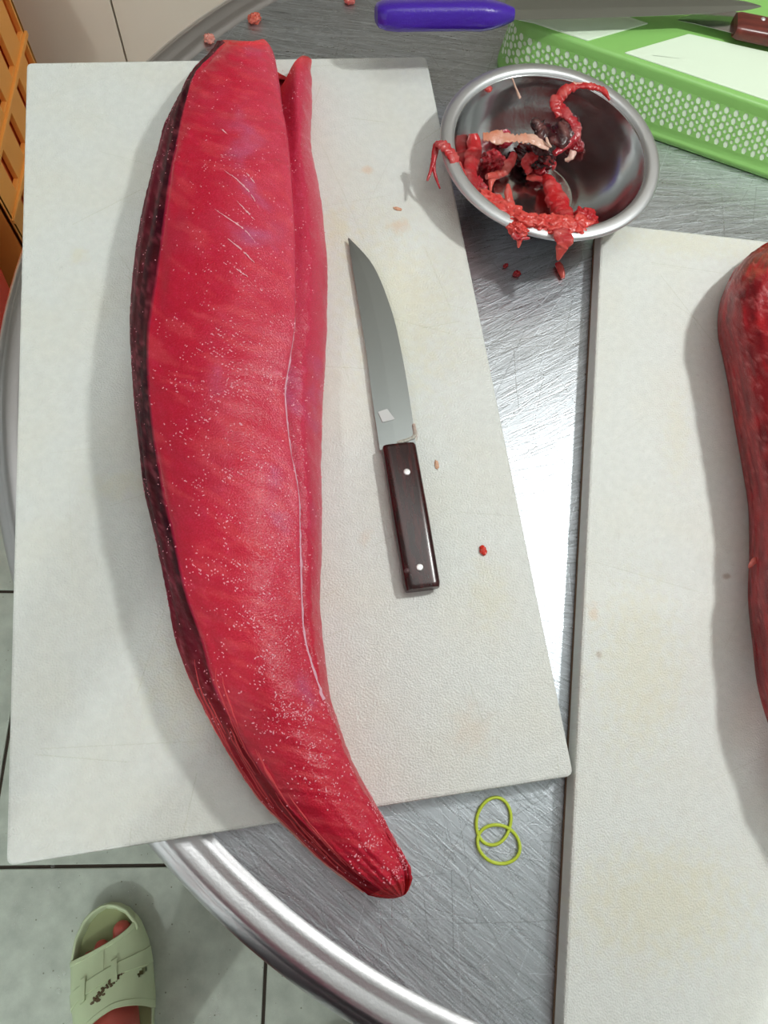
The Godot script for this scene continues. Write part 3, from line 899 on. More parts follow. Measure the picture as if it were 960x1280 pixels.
func on_skin(rows: Array, p: Vector3) -> Vector3:
	var best := Vector3.ZERO
	var near := 1e9
	for r in rows:
		for q in r:
			if q.y < BOARD + 0.02:
				continue
			var d := Vector2(q.x - p.x, q.z - p.z).length_squared()
			if d < near:
				near = d
				best = q
	return Vector3(p.x, best.y, p.z)

func end_cap(b: MB, ring: Array, _unused: Array, bulge: Vector3, col: Color) -> void:
	var mid := Vector3.ZERO
	for p in ring:
		mid += p
	mid /= ring.size()
	var rows := []
	var cols := []
	for k in 5:
		var t := k / 4.0
		var row := []
		var cr := []
		for p in ring:
			var q: Vector3 = p
			row.append(q.lerp(mid, t * 0.98) + bulge * sin(t * PI / 2))
			cr.append(col)
		rows.append(row)
		cols.append(cr)
	b.grid(rows, true, cols)

func loin_colour(f: float, kk: float, s: float, p: Vector3, fibre: FastNoiseLite, fine: FastNoiseLite, lump: FastNoiseLite) -> Color:
	var streak := fibre.get_noise_2d(kk * 2.6 + 70.0, s * 0.22)
	var spot := fine.get_noise_3dv(p * 0.6)
	var slow := lump.get_noise_3dv(p * 0.8)
	var c: Color
	if kk < 2.0:
		var dark := tone(112, 22, 42)
		c = dark.lerp(tone(58, 12, 22), clampf(smoothstep(0.9, 1.7, kk) * 0.9 + streak * 0.9, 0.0, 1.0))
		c = c.lerp(tone(165, 66, 80), clampf(spot * 1.6 - 0.15, 0.0, 0.7) * (1.0 - 0.4 * smoothstep(1.0, 2.0, kk)))
		c = c.lerp(tone(172, 30, 42), smoothstep(0.6, 0.82, f) * 0.9 * (1.0 - smoothstep(0.9, 1.9, kk) * 0.45))
	elif kk < 5.0:
		var t := (kk - 2.0) / 3.0
		c = tone(190, 24, 50).lerp(tone(206, 70, 90), smoothstep(0.15, 0.95, t + slow * 0.25) * (1.0 - 0.4 * smoothstep(0.4, 0.7, f)))
		c = c.lerp(tone(186, 44, 66), clampf(slow * 0.9, 0.0, 0.6))
		c = c.lerp(tone(190, 26, 46), smoothstep(0.5, 0.8, f) * 0.65)
		c = c.lerp(tone(222, 84, 84), clampf(fibre.get_noise_2d(s * 3.0 - t * 5.0, t * 3.0) * 1.1 - 0.2, 0.0, 0.22))
		c = c.lerp(tone(176, 92, 128), clampf(slow * 1.6 - 0.55, 0.0, 0.5) * smoothstep(0.2, 0.45, t) * (1.0 - smoothstep(0.5, 0.7, t)))
		c = c.lerp(tone(226, 62, 60), smoothstep(0.05, 0.0, f) * 0.7)
	else:
		var t := (kk - 5.0) / 3.0
		c = tone(186, 40, 66).lerp(tone(204, 62, 82), smoothstep(0.1, 0.7, t))
		c = c.lerp(tone(222, 64, 56), smoothstep(0.10, 0.02, f))
		c = c.lerp(tone(232, 130, 120), smoothstep(0.66, 0.85, t) * 0.5 * smoothstep(0.25, 0.32, f) * (1.0 - smoothstep(0.42, 0.5, f)))
		c = c.lerp(tone(178, 84, 118), clampf(slow * 1.5 - 0.3, 0.0, 0.5) * smoothstep(0.35, 0.45, f) * (1.0 - smoothstep(0.5, 0.6, f)))
		c = c.lerp(tone(190, 26, 40), smoothstep(0.5, 0.75, f) * 0.7)
	c = c.lerp(Color(c.r * 1.15, c.g * 1.9, c.b * 1.8), clampf(spot * 1.4 - 0.3, 0.0, 0.5))
	return c if kk < 2.0 else Color(minf(c.r * 1.16, 0.9), minf(c.g * 2.05, 0.9), minf(c.b * 2.05, 0.9))

func make_second_piece() -> void:
	var rows := skin_rows(second_points(), 10, 10)
	var lump := noise(24, 26.0, 4)
	var fine := noise(25, 140.0, 3)
	var fibre := noise(26, 1.0, 2)
	var cols := []
	for i in rows.size():
		var cr := []
		for j in rows[i].size():
			var p: Vector3 = rows[i][j]
			var g: float = float(j) / (rows[i].size() - 1)
			var h := 0.004 * lump.get_noise_3dv(p) + 0.0012 * fine.get_noise_3dv(p) + 0.0016 * fibre.get_noise_2d(g * 22.0, i * 0.06)
			rows[i][j] = p + Vector3((g - 0.5) * 1.4, 0.7, 0).normalized() * h * clampf((p.y - BOARD - 0.002) / 0.012, 0.0, 1.0)
			var c := tone(168, 36, 44).lerp(tone(122, 22, 30), clampf(0.5 + fibre.get_noise_2d(g * 16.0 + 7.0, i * 0.05), 0.0, 1.0))
			c = c.lerp(tone(214, 120, 118), clampf(fine.get_noise_3dv(p) * 1.8 - 0.35, 0.0, 0.6))
			c = c.lerp(tone(196, 44, 48), clampf(lump.get_noise_3dv(p * 1.4) * 1.2, 0.0, 0.7))
			cr.append(Color(c.r * 1.06, c.g * 1.6, c.b * 1.6))
		cols.append(cr)
	var o := thing("meat_piece", Vector3.ZERO)
	tag(o, "dark red piece of tuna cut off by the right edge, on the right cutting board", "tuna piece")
	var b := MB.new()
	b.grid(rows, false, cols, true)
	var under := []
	for r in rows:
		under.append([r[-1], r[0]])
	b.grid(under, false, [], true)
	end_cap(b, rows[0], rows[0], Vector3(0.0, 0.0, -0.012), tone(170, 40, 46))
	end_cap(b, rows[-1], rows[-1], Vector3(0.0, 0.0, 0.012), tone(170, 40, 46))
	obj("flesh", b, M.meat, o)
	b = MB.new()
	var a := Vector3(0.3515, 0.5920, -0.1524)
	b.tube(spline([a, a + Vector3(-0.004, 0.001, 0.002), a + Vector3(-0.006, -0.003, 0.006)], 4), [0.003, 0.003, 0.0028, 0.0026, 0.0024, 0.0022, 0.002, 0.0014, 0.0006], 8, [], 0.5)
	var m := mat("pink shred", tone(226, 120, 110), 0.3)
	obj("loose_shred", b, m, o)

# one strip of meat: a path, half widths, thickness, a colour at either end
func strip(called: String, pts: Array, widths: Array, thick: float, ca: Color, cb: Color, label: String, rough := 0.25, group := "") -> Node3D:
	var b := MB.new()
	strip_into(b, pts, widths, thick, ca, cb, rough)
	var o := obj(called, b, M.scrap)
	tag(o, label, "meat scrap", "crumbs of tuna on the steel and the boards" if called == "meat_crumb" else "scraps of tuna in the steel bowl")
	return o

func strip_into(b: MB, pts: Array, widths: Array, thick: float, ca: Color, cb: Color, rough := 0.25) -> void:
	var per := 8
	var path := spline(pts, per)
	var n := noise(int(pts[0].x * 9000.0) + int(pts[0].z * 7000.0), 60.0, 2)
	var rows := []
	var cols := []
	for i in path.size():
		var f := float(i) / (path.size() - 1)
		var t: Vector3 = (path[mini(i + 1, path.size() - 1)] - path[maxi(i - 1, 0)]).normalized()
		var x := t.cross(Vector3.UP)
		x = (x if x.length() > 0.05 else t.cross(Vector3(1, 0.2, 0.4))).normalized()
		x = x.rotated(t, 0.7 * n.get_noise_1d(i * 0.12))
		var y := x.cross(t).normalized()
		var wf := f * (widths.size() - 1)
		var wi := mini(int(wf), widths.size() - 2)
		var w: float = lerpf(widths[wi], widths[wi + 1], wf - wi)
		var row := []
		var cr := []
		for j in 14:
			var a := TAU * j / 14
			var d := x * cos(a) * w + y * sin(a) * minf(thick, w)
			var p: Vector3 = path[i] + d
			var q := n.get_noise_3dv(p)
			row.append(p + d * q * rough * 1.5)
			var c := ca.lerp(cb, clampf(f + q * 0.5, 0.0, 1.0))
			cr.append(c.lerp(Color(0.72, 0.34, 0.30), clampf(q * 0.5, 0.0, 0.22)))
		rows.append(row)
		cols.append(cr)
	b.grid(rows, true, cols)
	b.cap(rows[0], false, cols[0][0])
	b.cap(rows[-1], true, cols[-1][0])

# a lump of meat: a blob that noise has pulled about
func lump_into(b: MB, at: Vector3, half: Vector3, turn: float, ca: Color, cb: Color, seed_: int, rough := 0.5, res := 26) -> void:
	var n := noise(seed_, 1.1, 3)
	var rows := []
	var cols := []
	for i in res + 1:
		var row := []
		var cr := []
		var th := PI * i / res
		for j in res * 2:
			var a := TAU * j / (res * 2)
			var d := Vector3(sin(th) * cos(a), cos(th), sin(th) * sin(a))
			var q := n.get_noise_3dv(d * 1.4)
			var ragged := n.get_noise_3dv(d * 3.2 + Vector3(9, 0, 0))
			row.append(at + (d * half * (1.0 + rough * q + rough * 0.35 * ragged)).rotated(Vector3.UP, turn))
			cr.append(ca.lerp(cb, clampf(0.5 + q * 1.2 + ragged * 0.4, 0.0, 1.0)))
		rows.append(row)
		cols.append(cr)
	b.grid(rows, true, cols)

func lump(called: String, at: Vector3, half: Vector3, turn: float, ca: Color, cb: Color, seed_: int, label: String, rough := 0.5, group := "") -> Node3D:
	var b := MB.new()
	lump_into(b, Vector3.ZERO, half, turn, ca, cb, seed_, rough, 20 if half.x < 0.01 else 28)
	var o := obj(called, b, M.scrap)
	o.position = at
	tag(o, label, "meat scrap", "crumbs of tuna on the steel and the boards" if called == "meat_crumb" else "scraps of tuna in the steel bowl")
	return o

# ------------------------------------------------------------------ the bowl and what lies in it
const BOWL := Vector3(0.2085, 0.0, -0.5495)
const BOWL_OUT := [[0.0005, 0.0], [0.036, 0.0], [0.044, 0.0015], [0.052, 0.006], [0.066, 0.016], [0.080, 0.030], [0.0895, 0.046], [0.0935, 0.058]]

func bowl_y(r: float) -> float:
	for k in BOWL_OUT.size() - 1:
		if r <= BOWL_OUT[k + 1][0]:
			return TABLE + lerpf(BOWL_OUT[k][1], BOWL_OUT[k + 1][1], (r - BOWL_OUT[k][0]) / (BOWL_OUT[k + 1][0] - BOWL_OUT[k][0])) + 0.0015
	return TABLE + 0.062

# a point inside the bowl, so high above its wall
func inside(x: float, z: float, above: float) -> Vector3:
	var r := Vector2(x - BOWL.x, z - BOWL.z).length()
	return Vector3(x, bowl_y(r) + above, z)

func lay(p: Vector3, above: float) -> Vector3:
	return inside(p.x, p.z, above)

func make_bowl() -> void:
	var o := thing("steel_bowl", BOWL)
	tag(o, "small round stainless steel bowl holding scraps of tuna", "bowl")
	var y := TABLE + 0.0006
	var outer := []
	for p in BOWL_OUT:
		outer.append(Vector2(p[0], p[1]))
	var curve: Array = spline(outer, 5)
	var b := MB.new()
	var prof := []
	for p in curve:
		prof.append(Vector2(p.x, y + p.y))
	for k in range(curve.size() - 1, -1, -1):
		prof.append(Vector2(maxf(curve[k].x - 0.0009, 0.0004), y + curve[k].y + 0.0009))
	b.lathe(prof, 96)
	obj("basin", b, M.bowl, o)
	b = MB.new()
	prof = []
	for p in [[0.0926, 0.0585], [0.0942, 0.0612], [0.097, 0.0624], [0.102, 0.0622], [0.1052, 0.0612], [0.1066, 0.0594], [0.1062, 0.0576], [0.1046, 0.0570], [0.1040, 0.0582], [0.101, 0.0602], [0.0965, 0.0604], [0.0945, 0.0588], [0.0926, 0.0585]]:
		prof.append(Vector2(p[0], y + p[1]))
	b.lathe(prof, 96)
	obj("rolled_rim", b, M.bowl_rim, o)

func make_scraps() -> void:
	var red := tone(178, 32, 44)
	var bright := tone(204, 50, 52)
	var deep := tone(150, 22, 34)
	var black := tone(48, 14, 20)
	var coral := tone(222, 92, 80)
	var tan := tone(210, 124, 92)
	var cream := tone(226, 184, 166)
	var Y := TABLE
	# over the left rim, forked
	var b := MB.new()
	strip_into(b, [Vector3(0.1265, 0.5920, -0.5226), Vector3(0.1161, 0.6060, -0.5221), Vector3(0.1081, 0.6105, -0.5309), Vector3(0.1015, 0.6110, -0.5373), Vector3(0.0978, 0.6060, -0.5383), Vector3(0.0955, 0.6000, -0.5242), Vector3(0.0909, 0.5940, -0.5098)], [0.004, 0.0055, 0.0055, 0.005, 0.0035, 0.0022, 0.001], 0.0022, bright, red, 0.2)
	strip_into(b, [Vector3(0.0962, 0.6010, -0.5299), Vector3(0.0973, 0.5970, -0.5179), Vector3(0.1035, 0.5900, -0.5054)], [0.0024, 0.002, 0.0008], 0.0016, red, red, 0.2)
	tag(obj("meat_strip", b, M.scrap), "bright red forked strip of tuna hanging over the left rim of the steel bowl", "meat scrap", "scraps of tuna in the steel bowl")
	# standing at the left wall
	strip("meat_strip", [lay(Vector3(0.1403, 0.6000, -0.5822), 0.012), lay(Vector3(0.1420, 0.5900, -0.5710), 0.008), lay(Vector3(0.1368, 0.5850, -0.5518), 0.008), lay(Vector3(0.1356, 0.5800, -0.5351), 0.008), lay(Vector3(0.1417, 0.5800, -0.5125), 0.007)], [0.004, 0.0075, 0.007, 0.007, 0.0085, 0.004], 0.0055, bright, deep, "thick red strip of tuna against the left wall inside the steel bowl", 0.35)
	strip("connective_tissue", [Vector3(0.1448, 0.6000, -0.5618), Vector3(0.1586, 0.6010, -0.5621), Vector3(0.1768, 0.6000, -0.5630), Vector3(0.1929, 0.5990, -0.5647), Vector3(0.2099, 0.5960, -0.5576)], [0.0045, 0.0072, 0.0054, 0.0062, 0.0028], 0.0012, tan, cream, "long tan strip of sinew lying across the scraps in the bowl", 0.12)
	b = MB.new()
	strip_into(b, [lay(Vector3(0.1859, 0.5800, -0.5818), 0.016), lay(Vector3(0.1801, 0.5750, -0.5701), 0.014), lay(Vector3(0.1711, 0.5700, -0.5601), 0.01), lay(Vector3(0.1569, 0.5700, -0.5527), 0.008)], [0.004, 0.0055, 0.005, 0.003], 0.0035, red, coral, 0.25)
	strip_into(b, [lay(Vector3(0.1703, 0.5700, -0.5610), 0.011), lay(Vector3(0.1631, 0.5650, -0.5541), 0.008), lay(Vector3(0.1615, 0.5650, -0.5400), 0.005)], [0.0045, 0.0035, 0.0014], 0.0025, coral, coral, 0.25)
	tag(obj("meat_strip", b, M.scrap), "pink red forked strip of tuna below the tan sinew in the bowl", "meat scrap", "scraps of tuna in the steel bowl")
	lump("meat_chunk", lay(Vector3(0.1669, 0.5700, -0.5739), 0.008), Vector3(0.011, 0.009, 0.012), 0.4, deep, red, 301, "deep red chunk of tuna under the left end of the tan sinew in the bowl", 0.5)
	lump("meat_chunk", lay(Vector3(0.1763, 0.5800, -0.5973), 0.01), Vector3(0.008, 0.008, 0.008), 0.0, red, tone(200, 70, 90), 302, "small glossy red ball of tuna just above the tan sinew in the bowl", 0.35)
	# dark blood meat in the middle
	lump("dark_meat", lay(Vector3(0.2086, 0.5700, -0.5842), 0.012), Vector3(0.020, 0.011, 0.013), -0.3, tone(40, 10, 16), tone(84, 14, 24), 303, "blackish red lump of blood meat right under the tan sinew in the bowl", 0.55)
	b = MB.new()
	strip_into(b, [Vector3(0.1937, 0.6040, -0.5854), Vector3(0.2015, 0.5980, -0.5806), Vector3(0.2180, 0.5950, -0.5754), Vector3(0.2325, 0.5970, -0.5849), Vector3(0.2353, 0.6010, -0.5951)], [0.0015, 0.010, 0.0145, 0.012, 0.006], 0.005, tone(34, 10, 16), tone(70, 12, 20), 0.3)
	tag(obj("dark_meat", b, M.scrap), "shiny black red curl of blood meat in the middle of the bowl", "meat scrap", "scraps of tuna in the steel bowl")
	strip("meat_strip", [Vector3(0.2205, 0.6030, -0.6098), Vector3(0.2266, 0.6030, -0.5961), Vector3(0.2361, 0.6010, -0.5860), Vector3(0.2373, 0.5970, -0.5753), Vector3(0.2262, 0.5920, -0.5653), Vector3(0.2175, 0.5900, -0.5585)], [0.005, 0.006, 0.0055, 0.0045, 0.005, 0.003], 0.0028, red, tone(168, 40, 52), "red folded strip of tuna curling round the black blood meat in the bowl", 0.3)
	strip("meat_strip", [Vector3(0.2227, 0.6020, -0.5927), Vector3(0.2183, 0.6060, -0.6041), Vector3(0.2239, 0.6090, -0.6167), Vector3(0.2358, 0.6110, -0.6230), Vector3(0.2497, 0.6125, -0.6228), Vector3(0.2621, 0.6130, -0.6194), Vector3(0.2694, 0.6120, -0.6080)], [0.005, 0.0075, 0.006, 0.005, 0.0042, 0.0035, 0.001], 0.0022, tone(176, 34, 38), bright, "red strip of tuna arching up to the right rim of the bowl", 0.3)
	strip("fat_shred", [Vector3(0.2346, 0.6130, -0.6267), Vector3(0.2370, 0.6125, -0.6245), Vector3(0.2469, 0.6125, -0.6266), Vector3(0.2531, 0.6125, -0.6242)], [0.0008, 0.0014, 0.0012, 0.0008], 0.0008, cream, coral, "thin pale shred on top of the red strip near the right rim of the bowl", 0.2)
	lump("meat_chunk", lay(Vector3(0.2479, 0.6000, -0.5975), 0.007), Vector3(0.009, 0.006, 0.011), 0.6, deep, tone(128, 20, 30), 304, "dark red scrap on the right wall of the bowl beside the folded strip", 0.5)
	b = MB.new()
	strip_into(b, [lay(Vector3(0.2028, 0.5600, -0.5647), 0.012), lay(Vector3(0.1970, 0.5700, -0.5707), 0.018), lay(Vector3(0.2083, 0.5700, -0.5800), 0.019), lay(Vector3(0.2214, 0.5700, -0.5771), 0.015), lay(Vector3(0.2295, 0.5600, -0.5755), 0.012)], [0.004, 0.0055, 0.006, 0.006, 0.004], 0.003, tone(196, 44, 48), tone(176, 34, 44), 0.3)
	lump_into(b, lay(Vector3(0.2143, 0.5600, -0.5741), 0.008), Vector3(0.009, 0.006, 0.008), 0.2, deep, red, 305, 0.5, 16)
	tag(obj("meat_curl", b, M.scrap), "hook shaped red curl of tuna above the grey bottom of the bowl", "meat scrap", "scraps of tuna in the steel bowl")
	strip("fat_shred", [Vector3(0.2303, 0.5830, -0.5588), Vector3(0.2354, 0.5850, -0.5603), Vector3(0.2376, 0.5870, -0.5656), Vector3(0.2330, 0.5820, -0.5581)], [0.002, 0.003, 0.0032, 0.0015], 0.0018, cream, tone(236, 180, 172), "whitish pink bit of fat right of the red curl in the bowl", 0.3)
	strip("fat_shred", [Vector3(0.2062, 0.6020, -0.5649), Vector3(0.2077, 0.6010, -0.5602), Vector3(0.2116, 0.5980, -0.5577)], [0.0009, 0.0014, 0.0008], 0.0009, cream, cream, "short white shred at the right end of the tan sinew", 0.2)
	strip("meat_strip", [lay(Vector3(0.2002, 0.5600, -0.5624), 0.008), lay(Vector3(0.2067, 0.5600, -0.5610), 0.009), lay(Vector3(0.2181, 0.5600, -0.5580), 0.010)], [0.0035, 0.0038, 0.003], 0.0022, coral, red, "short coral strip joining the red lobe at the bottom of the bowl", 0.2)
	# lower lobe and the ragged smear over the front rim
	strip("meat_lobe", [lay(Vector3(0.2192, 0.5600, -0.5622), 0.010), lay(Vector3(0.2240, 0.5600, -0.5484), 0.012), lay(Vector3(0.2288, 0.5700, -0.5265), 0.013), lay(Vector3(0.2347, 0.5800, -0.5053), 0.010), lay(Vector3(0.2374, 0.5900, -0.4872), 0.006)], [0.004, 0.0095, 0.0115, 0.009, 0.004], 0.007, tone(200, 34, 40), tone(186, 30, 38), "smooth wet red lobe of tuna in the lower half of the bowl", 0.15)
	b = MB.new()
	for q in [[Vector3(0.1473, 0.6000, -0.4853), 0.016, 0.010, 0.4], [Vector3(0.1622, 0.6030, -0.4712), 0.016, 0.010, 0.3], [Vector3(0.1770, 0.6060, -0.4600), 0.014, 0.010, 0.1], [Vector3(0.1917, 0.6060, -0.4585), 0.014, 0.010, 0.0], [Vector3(0.2088, 0.6060, -0.4581), 0.015, 0.011, -0.1], [Vector3(0.2245, 0.6060, -0.4594), 0.013, 0.010, -0.2], [Vector3(0.1691, 0.6100, -0.4462), 0.009, 0.006, 0.4]]:
		lump_into(b, q[0], Vector3(q[1], 0.0055, q[2]), -q[3], tone(206, 48, 46), tone(222, 84, 76), 310 + int(q[0].x * 4000), 0.55, 22)
	strip_into(b, [Vector3(0.1714, 0.6120, -0.4447), Vector3(0.1704, 0.6090, -0.4385), Vector3(0.1699, 0.6040, -0.4322)], [0.005, 0.003, 0.0007], 0.002, red, coral, 0.25)
	strip_into(b, [Vector3(0.1626, 0.6115, -0.4409), Vector3(0.1672, 0.6100, -0.4391), Vector3(0.1792, 0.6090, -0.4392)], [0.002, 0.004, 0.001], 0.0016, red, red, 0.3)
	strip_into(b, [Vector3(0.2078, 0.6110, -0.4485), Vector3(0.2092, 0.6125, -0.4369), Vector3(0.2084, 0.6070, -0.4310), Vector3(0.2074, 0.5980, -0.4268)], [0.009, 0.008, 0.005, 0.0012], 0.0024, red, coral, 0.2)
	tag(obj("meat_smear", b, M.scrap), "ragged light red smear of tuna spread over the front rim of the bowl", "meat scrap", "scraps of tuna in the steel bowl")
	strip("meat_strip", [lay(Vector3(0.1795, 0.5600, -0.5484), 0.010), lay(Vector3(0.1788, 0.5700, -0.5270), 0.012), lay(Vector3(0.1786, 0.5800, -0.5024), 0.010), lay(Vector3(0.1801, 0.5900, -0.4842), 0.006)], [0.0018, 0.005, 0.005, 0.004], 0.003, coral, bright, "orange red pointed shred rising from the left of the ragged smear", 0.3)
	lump("meat_chunk", lay(Vector3(0.2518, 0.5850, -0.5042), 0.006), Vector3(0.012, 0.007, 0.011), 0.3, red, tone(190, 40, 44), 306, "red chunk of tuna at the lower right of the bowl beside the lobe", 0.5)
	lump("meat_chunk", lay(Vector3(0.1402, 0.5850, -0.5210), 0.006), Vector3(0.010, 0.007, 0.013), 0.2, deep, red, 307, "deep red chunk low on the left wall of the bowl", 0.5)
	lump("meat_shred", lay(Vector3(0.1524, 0.6000, -0.6223), 0.0015), Vector3(0.0035, 0.002, 0.004), 0.0, coral, red, 308, "tiny coral shred on the upper left wall of the bowl", 0.4)
	strip("fat_shred", [lay(Vector3(0.1762, 0.6070, -0.6366), 0.001), lay(Vector3(0.1828, 0.6060, -0.6354), 0.001), lay(Vector3(0.1893, 0.6050, -0.6321), 0.001)], [0.0014, 0.002, 0.0018], 0.0008, cream, cream, "white sliver stuck to the back wall of the bowl under the rim", 0.15)
	# crumbs on the table and on the boards
	b = MB.new()
	strip_into(b, [Vector3(0.2265, 0.5490, -0.4631), Vector3(0.2292, 0.5490, -0.4557), Vector3(0.2311, 0.5480, -0.4463)], [0.003, 0.0035, 0.0015], 0.0028, red, coral, 0.25)
	tag(obj("meat_crumb", b, M.scrap), "red sliver on the steel in the bowl's shadow, nearest the right board", "meat scrap", "crumbs of tuna on the steel and the boards")
	lump("meat_crumb", Vector3(0.1852, 0.5470, -0.4494), Vector3(0.004, 0.0025, 0.003), 0.3, deep, red, 320, "dark red crumb in the shadow below the bowl, left of the sliver", 0.4)
	lump("meat_crumb", Vector3(0.1746, 0.5468, -0.4581), Vector3(0.003, 0.002, 0.002), 0.8, deep, red, 321, "smallest dark red crumb in the shadow right under the bowl", 0.4)
	lump("meat_crumb", Vector3(-0.0856, 0.5490, -0.7570), Vector3(0.007, 0.005, 0.0055), 0.5, tone(186, 70, 58), tone(206, 104, 84), 322, "brownish red crumb on the steel table above the loin's top end", 0.45)
	lump("meat_crumb", Vector3(-0.1302, 0.5500, -0.7206), Vector3(0.0055, 0.004, 0.005), 0.2, tone(212, 150, 138), tone(196, 112, 98), 323, "pale pink crumb on the table's ridged rim above the loin", 0.5)
	lump("meat_crumb", Vector3(0.0165, 0.5480, -0.7987), Vector3(0.006, 0.003, 0.004), 0.2, tone(196, 110, 100), tone(190, 80, 76), 324, "pinkish crumb on the steel table left of the purple handle", 0.4)
	lump("meat_crumb", Vector3(0.1337, 0.5684, -0.1612), Vector3(0.0028, 0.0018, 0.0042), 0.25, tone(226, 44, 30), tone(214, 60, 44), 325, "small bright red crumb on the left board right of the knife handle", 0.3)
	lump("meat_crumb", Vector3(0.0661, 0.5676, -0.4991), Vector3(0.004, 0.0008, 0.0018), -0.2, tone(226, 158, 128), tone(228, 172, 142), 326, "faint orange crumb on the left board above the knife tip", 0.4)
	lump("meat_crumb", Vector3(0.0976, 0.5675, -0.2353), Vector3(0.0018, 0.0007, 0.004), 0.1, tone(228, 166, 136), tone(228, 178, 150), 327, "faint orange crumb on the left board beside the upper handle rivet", 0.4)

# ------------------------------------------------------------------ knives
# a flat blade: pairs of points on the spine and on the edge
func blade_into(b: MB, spine: Array, edge: Array, y: float, thick: float) -> void:
	var s := spline(spine, 6)
	var e := spline(edge, 6)
	var rows := []
	for i in s.size():
		var p: Vector2 = s[i]
		var q: Vector2 = e[i]
		var m := p.lerp(q, 0.55)
		var h := thick * (1.0 if i < s.size() - 6 else lerpf(1.0, 0.25, (i - s.size() + 6) / 6.0))
		rows.append([Vector3(p.x, y + h, p.y), Vector3(m.x, y + h * 0.92, m.y), Vector3(q.x, y + h * 0.45, q.y), Vector3(q.x, y + h * 0.35, q.y), Vector3(m.x, y, m.y), Vector3(p.x, y, p.y)])
	for k in 6:
		var strip_rows := []
		for r in rows:
			strip_rows.append([r[k], r[(k + 1) % 6]])
		b.grid(strip_rows, false)
	b.cap(rows[0])
	b.cap(rows[-1], true)

func flat2(p: Vector3) -> Vector2:
	return Vector2(p.x, p.z)

# a handle of rounded rectangular section from a to c
func handle_into(b: MB, a: Vector3, c: Vector3, halfs: Array, up := Vector3.UP) -> void:
	var t := (c - a).normalized()
	var x := t.cross(up).normalized()
	var y := x.cross(t).normalized()
	var rows := []
	for i in halfs.size():
		var h: Array = halfs[i]
		var mid := a.lerp(c, h[0])
		var row := []
		for j in 28:
			var u := TAU * j / 28
			var cx := signf(cos(u)) * pow(absf(cos(u)), h[3])
			var cy := signf(sin(u)) * pow(absf(sin(u)), h[3])
			row.append(mid + x * cx * h[1] + y * cy * h[2])
		rows.append(row)
	b.grid(rows, true)
	for i in b.v.size():
		var d := b.v[i] - a
		b.uv[i] = Vector2(d.dot(x) / 0.06 + d.dot(y) / 0.09, d.dot(t) / 0.13)
	b.cap(rows[0])
	b.cap(rows[-1], true)

